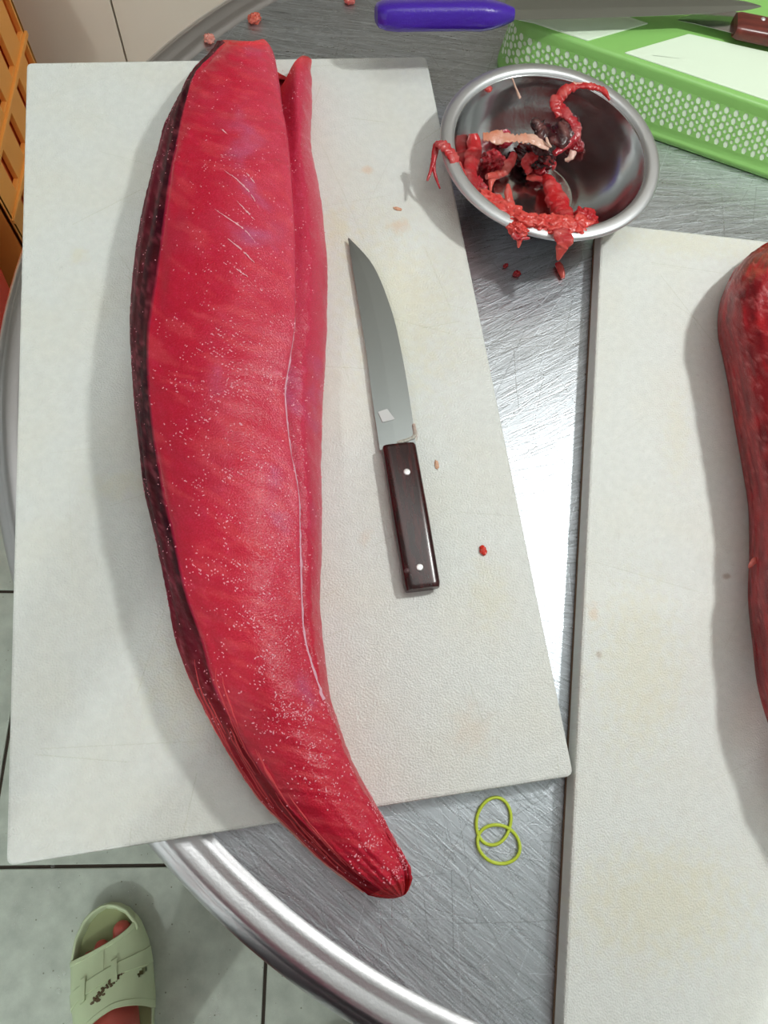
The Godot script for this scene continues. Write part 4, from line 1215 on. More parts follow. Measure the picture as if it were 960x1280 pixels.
func make_knives() -> void:
	# the knife on the left board
	var o := thing("knife")
	tag(o, "slim knife with dark wooden handle lying on the left cutting board", "knife")
	var b := MB.new()
	var y := BOARD + 0.0042
	var left := [Vector3(0.0492, 0.5730, -0.2447), Vector3(0.0429, 0.5730, -0.2905), Vector3(0.0371, 0.5730, -0.3371), Vector3(0.0311, 0.5730, -0.3775), Vector3(0.0240, 0.5730, -0.4239), Vector3(0.0191, 0.5730, -0.4572)]
	var right := [Vector3(0.0795, 0.5730, -0.2504), Vector3(0.0752, 0.5730, -0.2883), Vector3(0.0687, 0.5730, -0.3341), Vector3(0.0597, 0.5730, -0.3794), Vector3(0.0430, 0.5730, -0.4271), Vector3(0.0198, 0.5730, -0.4582)]
	var s := []
	var e := []
	for k in 6:
		s.append(flat2(right[k]))
		e.append(flat2(left[k]))
	blade_into(b, s, e, y, 0.0018)
	obj("blade", b, M.blade, o)
	b = MB.new()
	handle_into(b, Vector3(0.0644, 0.5745, -0.2476), Vector3(0.0825, 0.5745, -0.1263), [[0.0, 0.0135, 0.0065, 0.45], [0.02, 0.0142, 0.0072, 0.45], [0.5, 0.0146, 0.0074, 0.5], [0.97, 0.0142, 0.0072, 0.55], [1.0, 0.0134, 0.0062, 0.6]])
	obj("handle", b, M.wood_dark, o)
	for p in [Vector3(0.0703, 0.5818, -0.2219), Vector3(0.0795, 0.5818, -0.1423)]:
		b = MB.new()
		b.lathe([Vector2(0.0001, 0.0006), Vector2(0.0022, 0.0006), Vector2(0.0029, 0.0003), Vector2(0.0031, -0.002)], 18, p)
		obj("rivet", b, M.steel_bright, o)
	b = MB.new()
	b.lathe([Vector2(0.0001, 0.0004), Vector2(0.0018, 0.0004), Vector2(0.0024, -0.002)], 14, Vector3(0.0698, 0.5815, -0.1396))
	obj("worn_pin", b, mat("worn pin", tone(96, 70, 72), 0.5), o)
	b = MB.new()
	strip_into(b, [Vector3(0.0639, 0.5735, -0.2517), Vector3(0.0693, 0.5735, -0.2534), Vector3(0.0782, 0.5735, -0.2582), Vector3(0.0776, 0.5735, -0.2693)], [0.001, 0.0018, 0.002, 0.001], 0.0007, tone(190, 186, 176), tone(176, 160, 150), 0.3)
	obj("residue", b, M.scrap, o)
	b = MB.new()
	b.slab([flat2(Vector3(0.0471, 0.5730, -0.2794)), flat2(Vector3(0.0552, 0.5730, -0.2828)), flat2(Vector3(0.0620, 0.5730, -0.2733)), flat2(Vector3(0.0512, 0.5730, -0.2698))], y + 0.0012, y + 0.0021, 0.001, 0.0003)
	obj("paper_scrap", b, mat("pale scrap", tone(206, 206, 206), 0.5), o)

	# the purple handled knife across the green basket
	o = thing("purple_knife")
	tag(o, "long knife with a purple plastic handle lying across the green basket", "knife")
	b = MB.new()
	var up := Vector3(-0.05, 0.92, -0.4).normalized()
	handle_into(b, Vector3(0.0401, 0.6220, -0.6793), Vector3(0.1758, 0.6220, -0.6980), [[0.0, 0.010, 0.007, 0.8], [0.015, 0.0145, 0.0095, 0.8], [0.06, 0.0175, 0.0115, 0.75], [0.15, 0.0185, 0.0125, 0.7], [0.4, 0.0172, 0.0125, 0.7], [0.62, 0.0168, 0.0125, 0.7], [0.75, 0.0180, 0.0130, 0.7], [0.84, 0.0172, 0.0115, 0.75], [0.93, 0.0125, 0.0090, 0.8], [1.0, 0.0070, 0.0060, 0.9]], up)
	obj("handle", b, M.purple, o)
	b = MB.new()
	s = []
	e = []
	for p in [Vector3(0.1703, 0.6200, -0.7201), Vector3(0.2440, 0.6200, -0.7322), Vector3(0.3128, 0.6200, -0.7426), Vector3(0.3828, 0.6200, -0.7497), Vector3(0.4225, 0.6200, -0.7515), Vector3(0.4450, 0.6200, -0.7486)]:
		s.append(flat2(p))
	for p in [Vector3(0.1688, 0.6200, -0.6921), Vector3(0.2414, 0.6200, -0.7037), Vector3(0.3095, 0.6200, -0.7153), Vector3(0.3796, 0.6200, -0.7284), Vector3(0.4248, 0.6200, -0.7390), Vector3(0.4457, 0.6200, -0.7475)]:
		e.append(flat2(p))
	blade_into(b, s, e, 0.6192, 0.0018)
	obj("blade", b, mat("dull green grey steel", Color(0.40, 0.42, 0.39), 0.32, 1.0), o)

	# the brown handled knife at the right border
	o = thing("brown_knife")
	tag(o, "knife with a riveted brown wooden handle at the top right, on the green basket", "knife")
	b = MB.new()
	handle_into(b, Vector3(0.4167, 0.6125, -0.7272), Vector3(0.5649, 0.6125, -0.7030), [[0.0, 0.0135, 0.0065, 0.6], [0.03, 0.0150, 0.0078, 0.6], [0.2, 0.0150, 0.0082, 0.6], [0.6, 0.0135, 0.0080, 0.6], [0.95, 0.0155, 0.0080, 0.6], [1.0, 0.0140, 0.0070, 0.7]])
	obj("handle", b, M.wood_brown, o)
	b = MB.new()
	b.lathe([Vector2(0.0001, 0.0006), Vector2(0.0022, 0.0006), Vector2(0.003, -0.002)], 16, Vector3(0.4436, 0.6205, -0.7280))
	obj("rivet", b, M.steel_bright, o)
	b = MB.new()
	s = []
	e = []
	for p in [Vector3(0.4250, 0.6105, -0.7484), Vector3(0.4010, 0.6105, -0.7488), Vector3(0.3796, 0.6105, -0.7413), Vector3(0.3570, 0.6105, -0.7303)]:
		s.append(flat2(p))
	for p in [Vector3(0.4195, 0.6105, -0.7164), Vector3(0.3992, 0.6105, -0.7207), Vector3(0.3789, 0.6105, -0.7250), Vector3(0.3560, 0.6105, -0.7290)]:
		e.append(flat2(p))
	blade_into(b, s, e, 0.6098, 0.0016)
	obj("blade", b, M.bowl, o)

# ------------------------------------------------------------------ the green basket, upside down
func make_basket() -> void:
	var d := Vector3(0.9437, 0, 0.3307)
	var ang := atan2(-d.z, d.x)
	var corner := Vector3(0.180, 0, -0.7235)
	var o := thing("basket", corner)
	o.rotation.y = ang
	tag(o, "green plastic basket with pierced sides turned upside down on the steel", "basket")
	# local: x along the front, -z away from the camera, y from the table
	var L := 0.42
	var D := 0.20
	var y0 := TABLE + 0.0006
	var y1 := 0.6005
	var outline := func(grow: float, r: float, y: float, per: int) -> Array:
		var pts := []
		var c := [[Vector2(L + grow - r, grow - r), 0.0], [Vector2(L + grow - r, -D - grow + r), -PI / 2], [Vector2(-grow * 0.12 + r, -D - grow + r), -PI], [Vector2(-grow * 0.12 + r, grow - r), -PI * 1.5]]
		for q in 4:
			for k in per + 1:
				var a: float = PI / 2 + c[q][1] - PI / 2 * k / per
				pts.append(Vector3(c[q][0].x + cos(a) * r, y, c[q][0].y + sin(a) * r))
		return pts
	var rings := []
	# rim at the table, then the lower band, then the top band
	var b := MB.new()
	for q in [[0.0255, 0.045, 0.0], [0.0272, 0.046, 0.0005], [0.0275, 0.046, 0.004], [0.0262, 0.045, 0.0062], [0.0235, 0.043, 0.0075], [0.0215, 0.042, 0.0130]]:
		rings.append(outline.call(q[0], q[1], y0 + q[2], 8))
	b.grid(rings, true)
	rings = []
	for q in [[0.0200, 0.041, 0.013], [0.0235, 0.043, 0.004], [0.0240, 0.043, 0.0]]:
		rings.append(outline.call(q[0], q[1], y0 + q[2], 8))
	b.grid(rings, true)
	obj("rim", b, M.green, o)
	b = MB.new()
	rings = []
	for q in [[0.0045, 0.030, 0.0450], [0.0022, 0.028, 0.0520], [0.0005, 0.027, 0.0543], [-0.0025, 0.026, 0.0553], [-0.008, 0.024, 0.0555]]:
		rings.append(outline.call(q[0], q[1], y0 + q[2], 8))
	b.grid(rings, true)
	b.cap(rings[-1])
	obj("base_panel", b, M.green, o)
	# pierced walls: real holes with depth in a lattice of long and small openings
	var low: Array = outline.call(0.0215, 0.042, y0 + 0.0130, 8)
	var high: Array = outline.call(0.0045, 0.030, y0 + 0.0450, 8)
	var n := low.size()
	# stretches along the ring with their lengths
	var along := [0.0]
	for i in n:
		along.append(along[-1] + (high[i] as Vector3).distance_to(high[(i + 1) % n]))
	var total: float = along[-1]
	var at := func(s: float, t: float, out: float) -> Vector3:
		var w := fposmod(s, total)
		var i := 0
		while i < n - 1 and along[i + 1] < w:
			i += 1
		var f: float = (w - along[i]) / maxf(along[i + 1] - along[i], 1e-6)
		var p: Vector3 = (low[i] as Vector3).lerp(low[(i + 1) % n], f)
		var q: Vector3 = (high[i] as Vector3).lerp(high[(i + 1) % n], f)
		var side: Vector3 = (high[(i + 1) % n] - high[i]).normalized().cross((q - p).normalized())
		return p.lerp(q, t) + side * out
	b = MB.new()
	var pitch := total / 118.0
	var nrow := 5
	for k in 118:
		for half in 2:
			var w := pitch * (0.60 if half == 0 else 0.40)
			var s0 := pitch * k + (0.0 if half == 0 else pitch * 0.60)
			var cells := []
			if half == 0:
				for r in nrow:
					cells.append([float(r) / nrow, float(r + 1) / nrow, 0.455, 0.385, true])
			else:
				cells.append([0.0, 0.5 / nrow, 0.0, 0.0, false])
				for r in nrow - 1:
					cells.append([(r + 0.5) / nrow, (r + 1.5) / nrow, 0.45, 0.27, true])
				cells.append([(nrow - 0.5) / nrow, 1.0, 0.0, 0.0, false])
			for c in cells:
				var m := Vector2(s0 + w / 2, (c[0] + c[1]) / 2)
				var hw := w / 2
				var hh: float = (c[1] - c[0]) / 2
				var outer := [Vector2(-hw, -hh), Vector2(0, -hh), Vector2(hw, -hh), Vector2(hw, 0), Vector2(hw, hh), Vector2(0, hh), Vector2(-hw, hh), Vector2(-hw, 0)]
				if not c[4]:
					for side in 2:
						var ids := []
						for p in outer:
							ids.append(b.add(at.call(m.x + p.x, m.y + p.y, -0.0004 * side)))
						for q in range(1, 7):
							b.tri(ids[0], ids[q], ids[q + 1])
					continue
				var hx: float = w * c[2]
				var hy: float = (c[1] - c[0]) * c[3]
				var inner := []
				if half == 0:
					inner = [Vector2(-hx * 0.55, -hy), Vector2(0, -hy * 1.08), Vector2(hx * 0.55, -hy), Vector2(hx, 0), Vector2(hx * 0.55, hy), Vector2(0, hy * 1.08), Vector2(-hx * 0.55, hy), Vector2(-hx, 0)]
				else:
					inner = [Vector2(-hx * 0.7, -hy * 0.7), Vector2(0, -hy), Vector2(hx * 0.7, -hy * 0.7), Vector2(hx, 0), Vector2(hx * 0.7, hy * 0.7), Vector2(0, hy), Vector2(-hx * 0.7, hy * 0.7), Vector2(-hx, 0)]
				var ring := []
				for side in 2:
					var io := []
					var ii := []
					for p in outer:
						io.append(b.add(at.call(m.x + p.x, m.y + p.y, -0.0004 * side)))
					for p in inner:
						ii.append(b.add(at.call(m.x + p.x, m.y + p.y, -0.0004 * side)))
					for q in 8:
						b.quad(io[q], io[(q + 1) % 8], ii[(q + 1) % 8], ii[q])
					ring.append(ii)
				for q in 8:
					b.face(b.v[ring[0][q]], b.v[ring[0][(q + 1) % 8]], b.v[ring[1][(q + 1) % 8]], b.v[ring[1][q]])
	obj("pierced_wall", b, M.green, o)
	# pale lining seen through the holes
	b = MB.new()
	rings = []
	for q in [[0.0227, 0.0428, 0.0095], [0.0031, 0.0285, 0.0465]]:
		rings.append(outline.call(q[0], q[1], y0 + q[2], 8))
	b.grid(rings, true)
	obj("pale_lining", b, M.mint, o)
	# pale panels let into the base
	var to := Transform3D(Basis(Vector3.UP, ang), corner).affine_inverse()
	for plan in [[Vector3(0.1826, 0.6020, -0.7215), Vector3(0.2042, 0.6020, -0.7174), Vector3(0.2601, 0.6020, -0.6990), Vector3(0.3291, 0.6020, -0.7323), Vector3(0.2359, 0.6020, -0.7634), Vector3(0.1787, 0.6020, -0.7698)], [Vector3(0.2970, 0.6020, -0.6868), Vector3(0.3716, 0.6020, -0.7226), Vector3(0.4999, 0.6020, -0.6992), Vector3(0.4846, 0.6020, -0.6246)], [Vector3(0.2641, 0.6020, -0.7865), Vector3(0.3487, 0.6020, -0.7548), Vector3(0.4236, 0.6020, -0.8037)]]:
		var flat := []
		for p in plan:
			var q: Vector3 = to * (p as Vector3)
			flat.append(Vector2(q.x, q.z))
		b = MB.new()
		b.slab(flat, 0.6002, 0.6022, 0.002, 0.0009)
		obj("pale_panel", b, M.mint, o)

# ------------------------------------------------------------------ small things
func make_bands() -> void:
	for k in 2:
		var c: Vector3 = [Vector3(0.1374, 0.5465, 0.0424), Vector3(0.1402, 0.5465, 0.0582)][k]
		var path := []
		var rad := []
		for i in 65:
			var a := TAU * i / 64.0
			var rx: float = [0.0128, 0.0160][k]
			var rz: float = [0.0168, 0.0130][k]
			var p := Vector3(rx * cos(a), 0, rz * sin(a)).rotated(Vector3.UP, [-0.35, -0.25][k])
			p.y = 0.0002 + (0.0016 if k == 1 else 0.0) * (0.5 + 0.5 * sin(a * 3.0 + 0.8)) + (0.0012 if k == 0 else 0.0) * maxf(0.0, sin(a * 2.0))
			path.append(c + p)
			rad.append(0.00125)
		var b := MB.new()
		b.tube(path, rad, 8)
		tag(obj("rubber_band", b, M.rubber), ["yellow green rubber band on the steel, the upper of the interlocked pair", "yellow green rubber band on the steel, the lower of the interlocked pair"][k], "rubber band", "rubber bands by the loin's tail")

func make_water() -> void:
	# droplets: flattened beads of water scattered on the boards, the steel and the floor
	var bead := SphereMesh.new()
	bead.radius = 0.5
	bead.height = 1.0
	bead.radial_segments = 12
	bead.rings = 6
	bead.material = M.water
	rng.seed = 9
	var spots := []
	for k in 60:
		spots.append([Vector3(rng.randf_range(0.03, 0.17), BOARD, rng.randf_range(-0.25, 0.02)), rng.randf_range(0.0006, 0.0014)])
	for k in 70:
		var z := rng.randf_range(-0.4, 0.13)
		spots.append([Vector3(0.268 - 0.1417 * (z + 0.5003) + rng.randf_range(0.008, 0.14), BOARD, z), rng.randf_range(0.0006, 0.0015)])
	for k in 24:
		spots.append([Vector3(rng.randf_range(-0.27, -0.17), BOARD, rng.randf_range(-0.6, 0.0)), rng.randf_range(0.0006, 0.0013)])
	for k in 60:
		spots.append([Vector3(rng.randf_range(0.02, 0.17), TABLE, rng.randf_range(0.06, 0.16)), rng.randf_range(0.001, 0.003)])
	for k in 26:
		spots.append([Vector3(rng.randf_range(-0.1, 0.14), TABLE, rng.randf_range(-0.86, -0.74)), rng.randf_range(0.001, 0.003)])
	for p in [Vector3(0.2360, 0.5450, -0.5328), Vector3(0.3551, 0.5450, -0.5430), Vector3(0.4145, 0.5450, -0.5481), Vector3(0.4332, 0.5450, -0.5539), Vector3(0.3662, 0.5450, -0.5481), Vector3(0.1024, 0.5450, 0.0650), Vector3(0.0784, 0.5450, 0.0842), Vector3(0.0724, 0.5450, 0.1071), Vector3(0.1451, 0.5450, 0.1554), Vector3(0.1287, 0.5450, 0.1405)]:
		for k in 4:
			spots.append([p + Vector3(rng.randfn(0, 0.004), 0, rng.randfn(0, 0.004)), rng.randf_range(0.0015, 0.004)])
	for p in [Vector3(-0.3443, 0.0000, 0.1444), Vector3(-0.3476, 0.0000, 0.1858), Vector3(-0.3769, 0.0000, 0.2013), Vector3(-0.2389, 0.0000, 0.1624), Vector3(-0.2268, 0.0000, 0.1859), Vector3(-0.3195, 0.0000, 0.2668), Vector3(-0.1152, 0.0000, 0.3132)]:
		for k in 9:
			spots.append([p + Vector3(rng.randfn(0, 0.006), 0, rng.randfn(0, 0.009)), rng.randf_range(0.001, 0.004)])
	var mm := MultiMesh.new()
	mm.transform_format = MultiMesh.TRANSFORM_3D
	mm.mesh = bead
	mm.instance_count = spots.size()
	for i in spots.size():
		var r: float = spots[i][1]
		var t := Transform3D(Basis.from_scale(Vector3(r * 2.0, r * 0.6, r * rng.randf_range(1.5, 2.6))).rotated(Vector3.UP, rng.randf() * TAU), spots[i][0] + Vector3(0, r * 0.12, 0))
		mm.set_instance_transform(i, t)
	var o := MultiMeshInstance3D.new()
	o.multimesh = mm
	o.name = "water_droplets"
	add_child(o, true)
	tag(o, "water droplets scattered over the boards, the steel and the floor", "water", "", "stuff")

# ------------------------------------------------------------------ crates at the left
func make_crates() -> void:
	var x1 := -0.475
	var z0 := -1.065
	var z1 := -0.77
	var x0 := -0.86
	var o := thing("orange_crate", Vector3((x0 + x1) / 2, 0, (z0 + z1) / 2))
	tag(o, "orange plastic crate with upright slots in its side, at the upper left", "crate")
	var at := o.position
	var h := 0.42
	var rows := [[0.03, 0.10], [0.115, 0.180], [0.192, 0.256], [0.268, 0.345]]
	var b := MB.new()
	# side wall toward the table, built of uprights and rails so that the slots are open
	var cols := [[-1.055, -1.033], [-0.985, -0.963], [-0.915, -0.893], [-0.845, -0.823]]
	for side in 2:
		b = MB.new()
		var xa := x1 - 0.008 if side == 0 else x0
		var edge := z0
		for c in cols + [[z1, z1]]:
			b.box(Vector3(xa, 0.0, edge) - at, Vector3(xa + 0.008, h, c[0]) - at, 0.001)
			edge = c[1]
		for c in cols:
			var y := 0.0
			for r in rows + [[h, h]]:
				b.box(Vector3(xa, y, c[0] - 0.001) - at, Vector3(xa + 0.008, r[0], c[1] + 0.001) - at, 0.001)
				y = r[1]
		obj("side_panel", b, M.orange, o)
	b = MB.new()
	b.box(Vector3(x0, 0.0, z1 - 0.008) - at, Vector3(x1, h, z1) - at, 0.002)
	b.box(Vector3(x0, 0.0, z0) - at, Vector3(x1, h, z0 + 0.008) - at, 0.002)
	b.box(Vector3(x0, 0.0, z0) - at, Vector3(x1, 0.012, z1) - at, 0.002)
	obj("end_panel", b, M.orange, o)
	for y in [0.260, 0.184]:
		b = MB.new()
		b.box(Vector3(x1 - 0.001, y - 0.004, z0) - at, Vector3(x1 + 0.004, y + 0.004, z1) - at, 0.001)
		obj("rail", b, M.orange, o)
	b = MB.new()
	b.box(Vector3(x1 - 0.020, 0.012, z0 + 0.01) - at, Vector3(x1 - 0.012, h - 0.02, z1 - 0.01) - at, 0.001)
	obj("shade_liner", b, M.slot_shade, o)
	b = MB.new()
	for q in [[Vector3(x1 - 0.012, h, z0), Vector3(x1 + 0.012, h + 0.02, z1)], [Vector3(x0 - 0.012, h, z0), Vector3(x0 + 0.012, h + 0.02, z1)], [Vector3(x0, h, z0 - 0.012), Vector3(x1, h + 0.02, z0 + 0.012)], [Vector3(x0, h, z1 - 0.012), Vector3(x1, h + 0.02, z1 + 0.012)]]:
		b.box(q[0] - at, q[1] - at, 0.003)
	obj("rim", b, M.orange, o)
	# red bin in front of it
	o = thing("red_bin", Vector3(-0.62, 0, -0.60))
	tag(o, "plain red plastic bin beside the table, in front of the orange crate", "bin")
	b = MB.new()
	var rows2 := []
	for q in [[0.0, 0.115], [0.006, 0.118], [0.24, 0.138], [0.25, 0.146], [0.262, 0.147], [0.266, 0.143], [0.262, 0.134], [0.02, 0.112], [0.014, 0.02], [0.014, 0.001]]:
		var row := []
		for j in 40:
			var u := TAU * j / 40
			var w: float = q[1]
			row.append(Vector3(signf(cos(u)) * pow(absf(cos(u)), 0.35) * w * 1.02, q[0], signf(sin(u)) * pow(absf(sin(u)), 0.35) * w * 1.05))
		rows2.append(row)
	b.grid(rows2, true)
	b.cap(rows2[0])
	obj("tub", b, M.redplastic, o)
	b = MB.new()
	b.tube([Vector3(-0.148, 0.25, 0.05), Vector3(-0.165, 0.22, 0.04), Vector3(-0.168, 0.2, 0.0), Vector3(-0.165, 0.22, -0.04), Vector3(-0.148, 0.25, -0.05)], [0.004, 0.004, 0.004, 0.004, 0.004], 8)
	obj("handle", b, M.redplastic, o)

# ------------------------------------------------------------------ the sandal and its wearer
func sandal_half(z: float) -> float:
	var pts := [[0.0, 0.004], [0.004, 0.016], [0.012, 0.027], [0.03, 0.039], [0.055, 0.046], [0.085, 0.0475], [0.12, 0.046], [0.16, 0.040], [0.20, 0.036], [0.24, 0.034], [0.262, 0.024], [0.27, 0.004]]
	for k in pts.size() - 1:
		if z <= pts[k + 1][0]:
			return lerpf(pts[k][1], pts[k + 1][1], (z - pts[k][0]) / (pts[k + 1][0] - pts[k][0]))
	return 0.004

# a point of the upper: side -1 (left) .. 1 (right), distance from the toe, offset outward
func upper(s: float, z: float, out: float) -> Vector3:
	var w := sandal_half(z) + 0.001
	var h := lerpf(0.022, 0.066, smoothstep(0.015, 0.14, z))
	var a := (s * 0.5 + 0.5) * PI
	var n := Vector3(-cos(a), sin(a) * 1.2, -0.25 * sin(a)).normalized()
	return Vector3(-cos(a) * w, 0.018 + pow(sin(a), 0.75) * h, z) + n * out

func upper_front(s: float) -> float:
	return lerpf(0.056, 0.019, s * 0.5 + 0.5) + 0.006 * (1.0 - s * s)

func upper_back(s: float) -> float:
	return 0.104 + 0.038 * pow(absf(s - 0.15), 1.6) + 0.012 * (0.5 - 0.5 * s)

func shell_into(b: MB, f0: float, f1: float, s0: float, s1: float, inner: float, outer: float, holes: Array = []) -> void:
	var ns := 96
	var nz := 40
	var lay_ := []
	for off in [outer, inner]:
		var rows := []
		for i in ns + 1:
			var s := lerpf(s0, s1, float(i) / ns)
			var row := []
			for j in nz + 1:
				row.append(upper(s, lerpf(upper_front(s), upper_back(s), lerpf(f0, f1, float(j) / nz)), off))
			rows.append(row)
		lay_.append(rows)
	for k in 2:
		var base := b.v.size()
		for i in ns + 1:
			for j in nz + 1:
				b.add(lay_[k][i][j])
		for i in ns:
			for j in nz:
				var gone := false
				var sm := lerpf(s0, s1, (i + 0.5) / ns)
				var fm := lerpf(f0, f1, (j + 0.5) / nz)
				for q in holes:
					if Vector2((sm - q[0]) / q[2], (fm - q[1] - (sm - q[0]) * q[4]) / q[3]).length() < 1.0:
						gone = true
				if gone:
					continue
				var a := base + i * (nz + 1) + j
				if k == 0:
					b.quad(a, a + nz + 1, a + nz + 2, a + 1)
				else:
					b.quad(a, a + 1, a + nz + 2, a + nz + 1)
	# edges
	for e in [0, nz]:
		var rim := []
		for i in ns + 1:
			rim.append([lay_[0][i][e], lay_[0][i][e].lerp(lay_[1][i][e], 0.5) + Vector3(0, 0.0003, -0.0008 if e == 0 else 0.0008), lay_[1][i][e]])
		b.grid(rim, false)
	for e in [0, ns]:
		b.grid([lay_[0][e], lay_[1][e]], false)

func make_sandal() -> void:
	var o := thing("sandal", Vector3(-0.2640, 0, 0.1790))
	o.rotation.y = 0.232
	tag(o, "pale green open toed plastic sandal on the floor, worn on a foot", "sandal")
	var ring := []
	for k in 60:
		var f := float(k) / 59.0
		ring.append(0.27 * (0.5 - 0.5 * cos(f * PI)))
	var rows := []
	var levels := [[0.0, 0.006], [0.003, 0.0015], [0.012, 0.0], [0.019, 0.0], [0.0215, 0.0008], [0.022, 0.0022], [0.019, 0.0035]]
	for q in levels:
		var row := []
		for z in ring:
			row.append(Vector3(maxf(sandal_half(z) - q[1], 0.001), q[0], lerpf(z, 0.135, q[1] * 4.0)))
		for k in range(ring.size() - 1, -1, -1):
			var z: float = ring[k]
			row.append(Vector3(-maxf(sandal_half(z) - q[1], 0.001), q[0], lerpf(z, 0.135, q[1] * 4.0)))
		rows.append(row)
	var b := MB.new()
	b.grid(rows, true)
	b.cap(rows[0])
	obj("sole", b, M.sandal, o)
	b = MB.new()
	var n: int = rows[6].size()
	for k in n / 2 - 1:
		b.face(rows[6][k], rows[6][k + 1], rows[6][n - 2 - k], rows[6][n - 1 - k])
	obj("footbed", b, M.sandal_bed, o)
	# raised lip round the toes, rising to meet the upper on either side
	var lip := []
	for k in 49:
		var f := float(k) / 48.0
		var zz := 0.080 * pow(absf(1.0 - f * 2.0), 1.9)
		var sx := -1.0 if f < 0.5 else 1.0
		if sx > 0:
			zz *= 0.45
		var w := sandal_half(zz)
		var hgt := 0.030 + 0.006 * pow(absf(1.0 - f * 2.0), 2.0)
		lip.append([Vector3(sx * w, 0.015, zz), Vector3(sx * (w + 0.0008), hgt - 0.002, zz - 0.0008), Vector3(sx * (w - 0.0002), hgt, zz + 0.0002), Vector3(sx * maxf(w - 0.0026, 0.0005), hgt - 0.0012, zz + 0.0022), Vector3(sx * maxf(w - 0.0045, 0.0003), 0.019, zz + 0.0055)])
	b = MB.new()
	b.grid(lip, false)
	obj("toe_lip", b, M.sandal, o)
	b = MB.new()
	shell_into(b, 0.0, 1.0, -1.0, 1.0, -0.0012, 0.0016, [[-0.66, 0.86, 0.13, 0.055, -0.5], [0.66, 0.62, 0.12, 0.035, -0.25], [-0.86, 0.42, 0.06, 0.04, 0.0]])
	var up := obj("upper", b, M.sandal, o)
	b = MB.new()
	shell_into(b, 0.38, 0.55, -0.98, 0.98, 0.0010, 0.0030)
	obj("strap", b, M.sandal, o)
	b = MB.new()
	shell_into(b, 0.0, 0.055, -0.98, 0.98, 0.0, 0.0026)
	obj("front_edge", b, M.sandal, o)
	b = MB.new()
	shell_into(b, 0.93, 1.0, -0.98, 0.98, 0.0, 0.0026)
	obj("back_edge", b, M.sandal, o)
	for s in [-0.33, 0.16]:
		b = MB.new()
		shell_into(b, 0.31, 0.62, s - 0.045, s + 0.045, 0.0020, 0.0048)
		obj("strap_loop", b, M.sandal, o)
	b = MB.new()
	shell_into(b, 0.05, 0.44, -0.015, 0.0, 0.0, 0.0023)
	obj("seam", b, M.sandal, o)
	b = MB.new()
	rng.seed = 21
	for k in 70:
		var t := rng.randf()
		var s := lerpf(-0.16, 0.30, t) + rng.randfn(0, 0.02)
		var p := upper(s, lerpf(upper_front(s), upper_back(s), 0.74 - 0.20 * t + rng.randfn(0, 0.028)), 0.0016)
		lump_into(b, p, Vector3(rng.randf_range(0.001, 0.0026), 0.0009, rng.randf_range(0.0008, 0.0018)), 0.3, Color.WHITE, Color.WHITE, k, 0.4, 6)
	obj("scuff", b, M.scuff, o).set_meta("label", "brown scuffed patch on the upper")

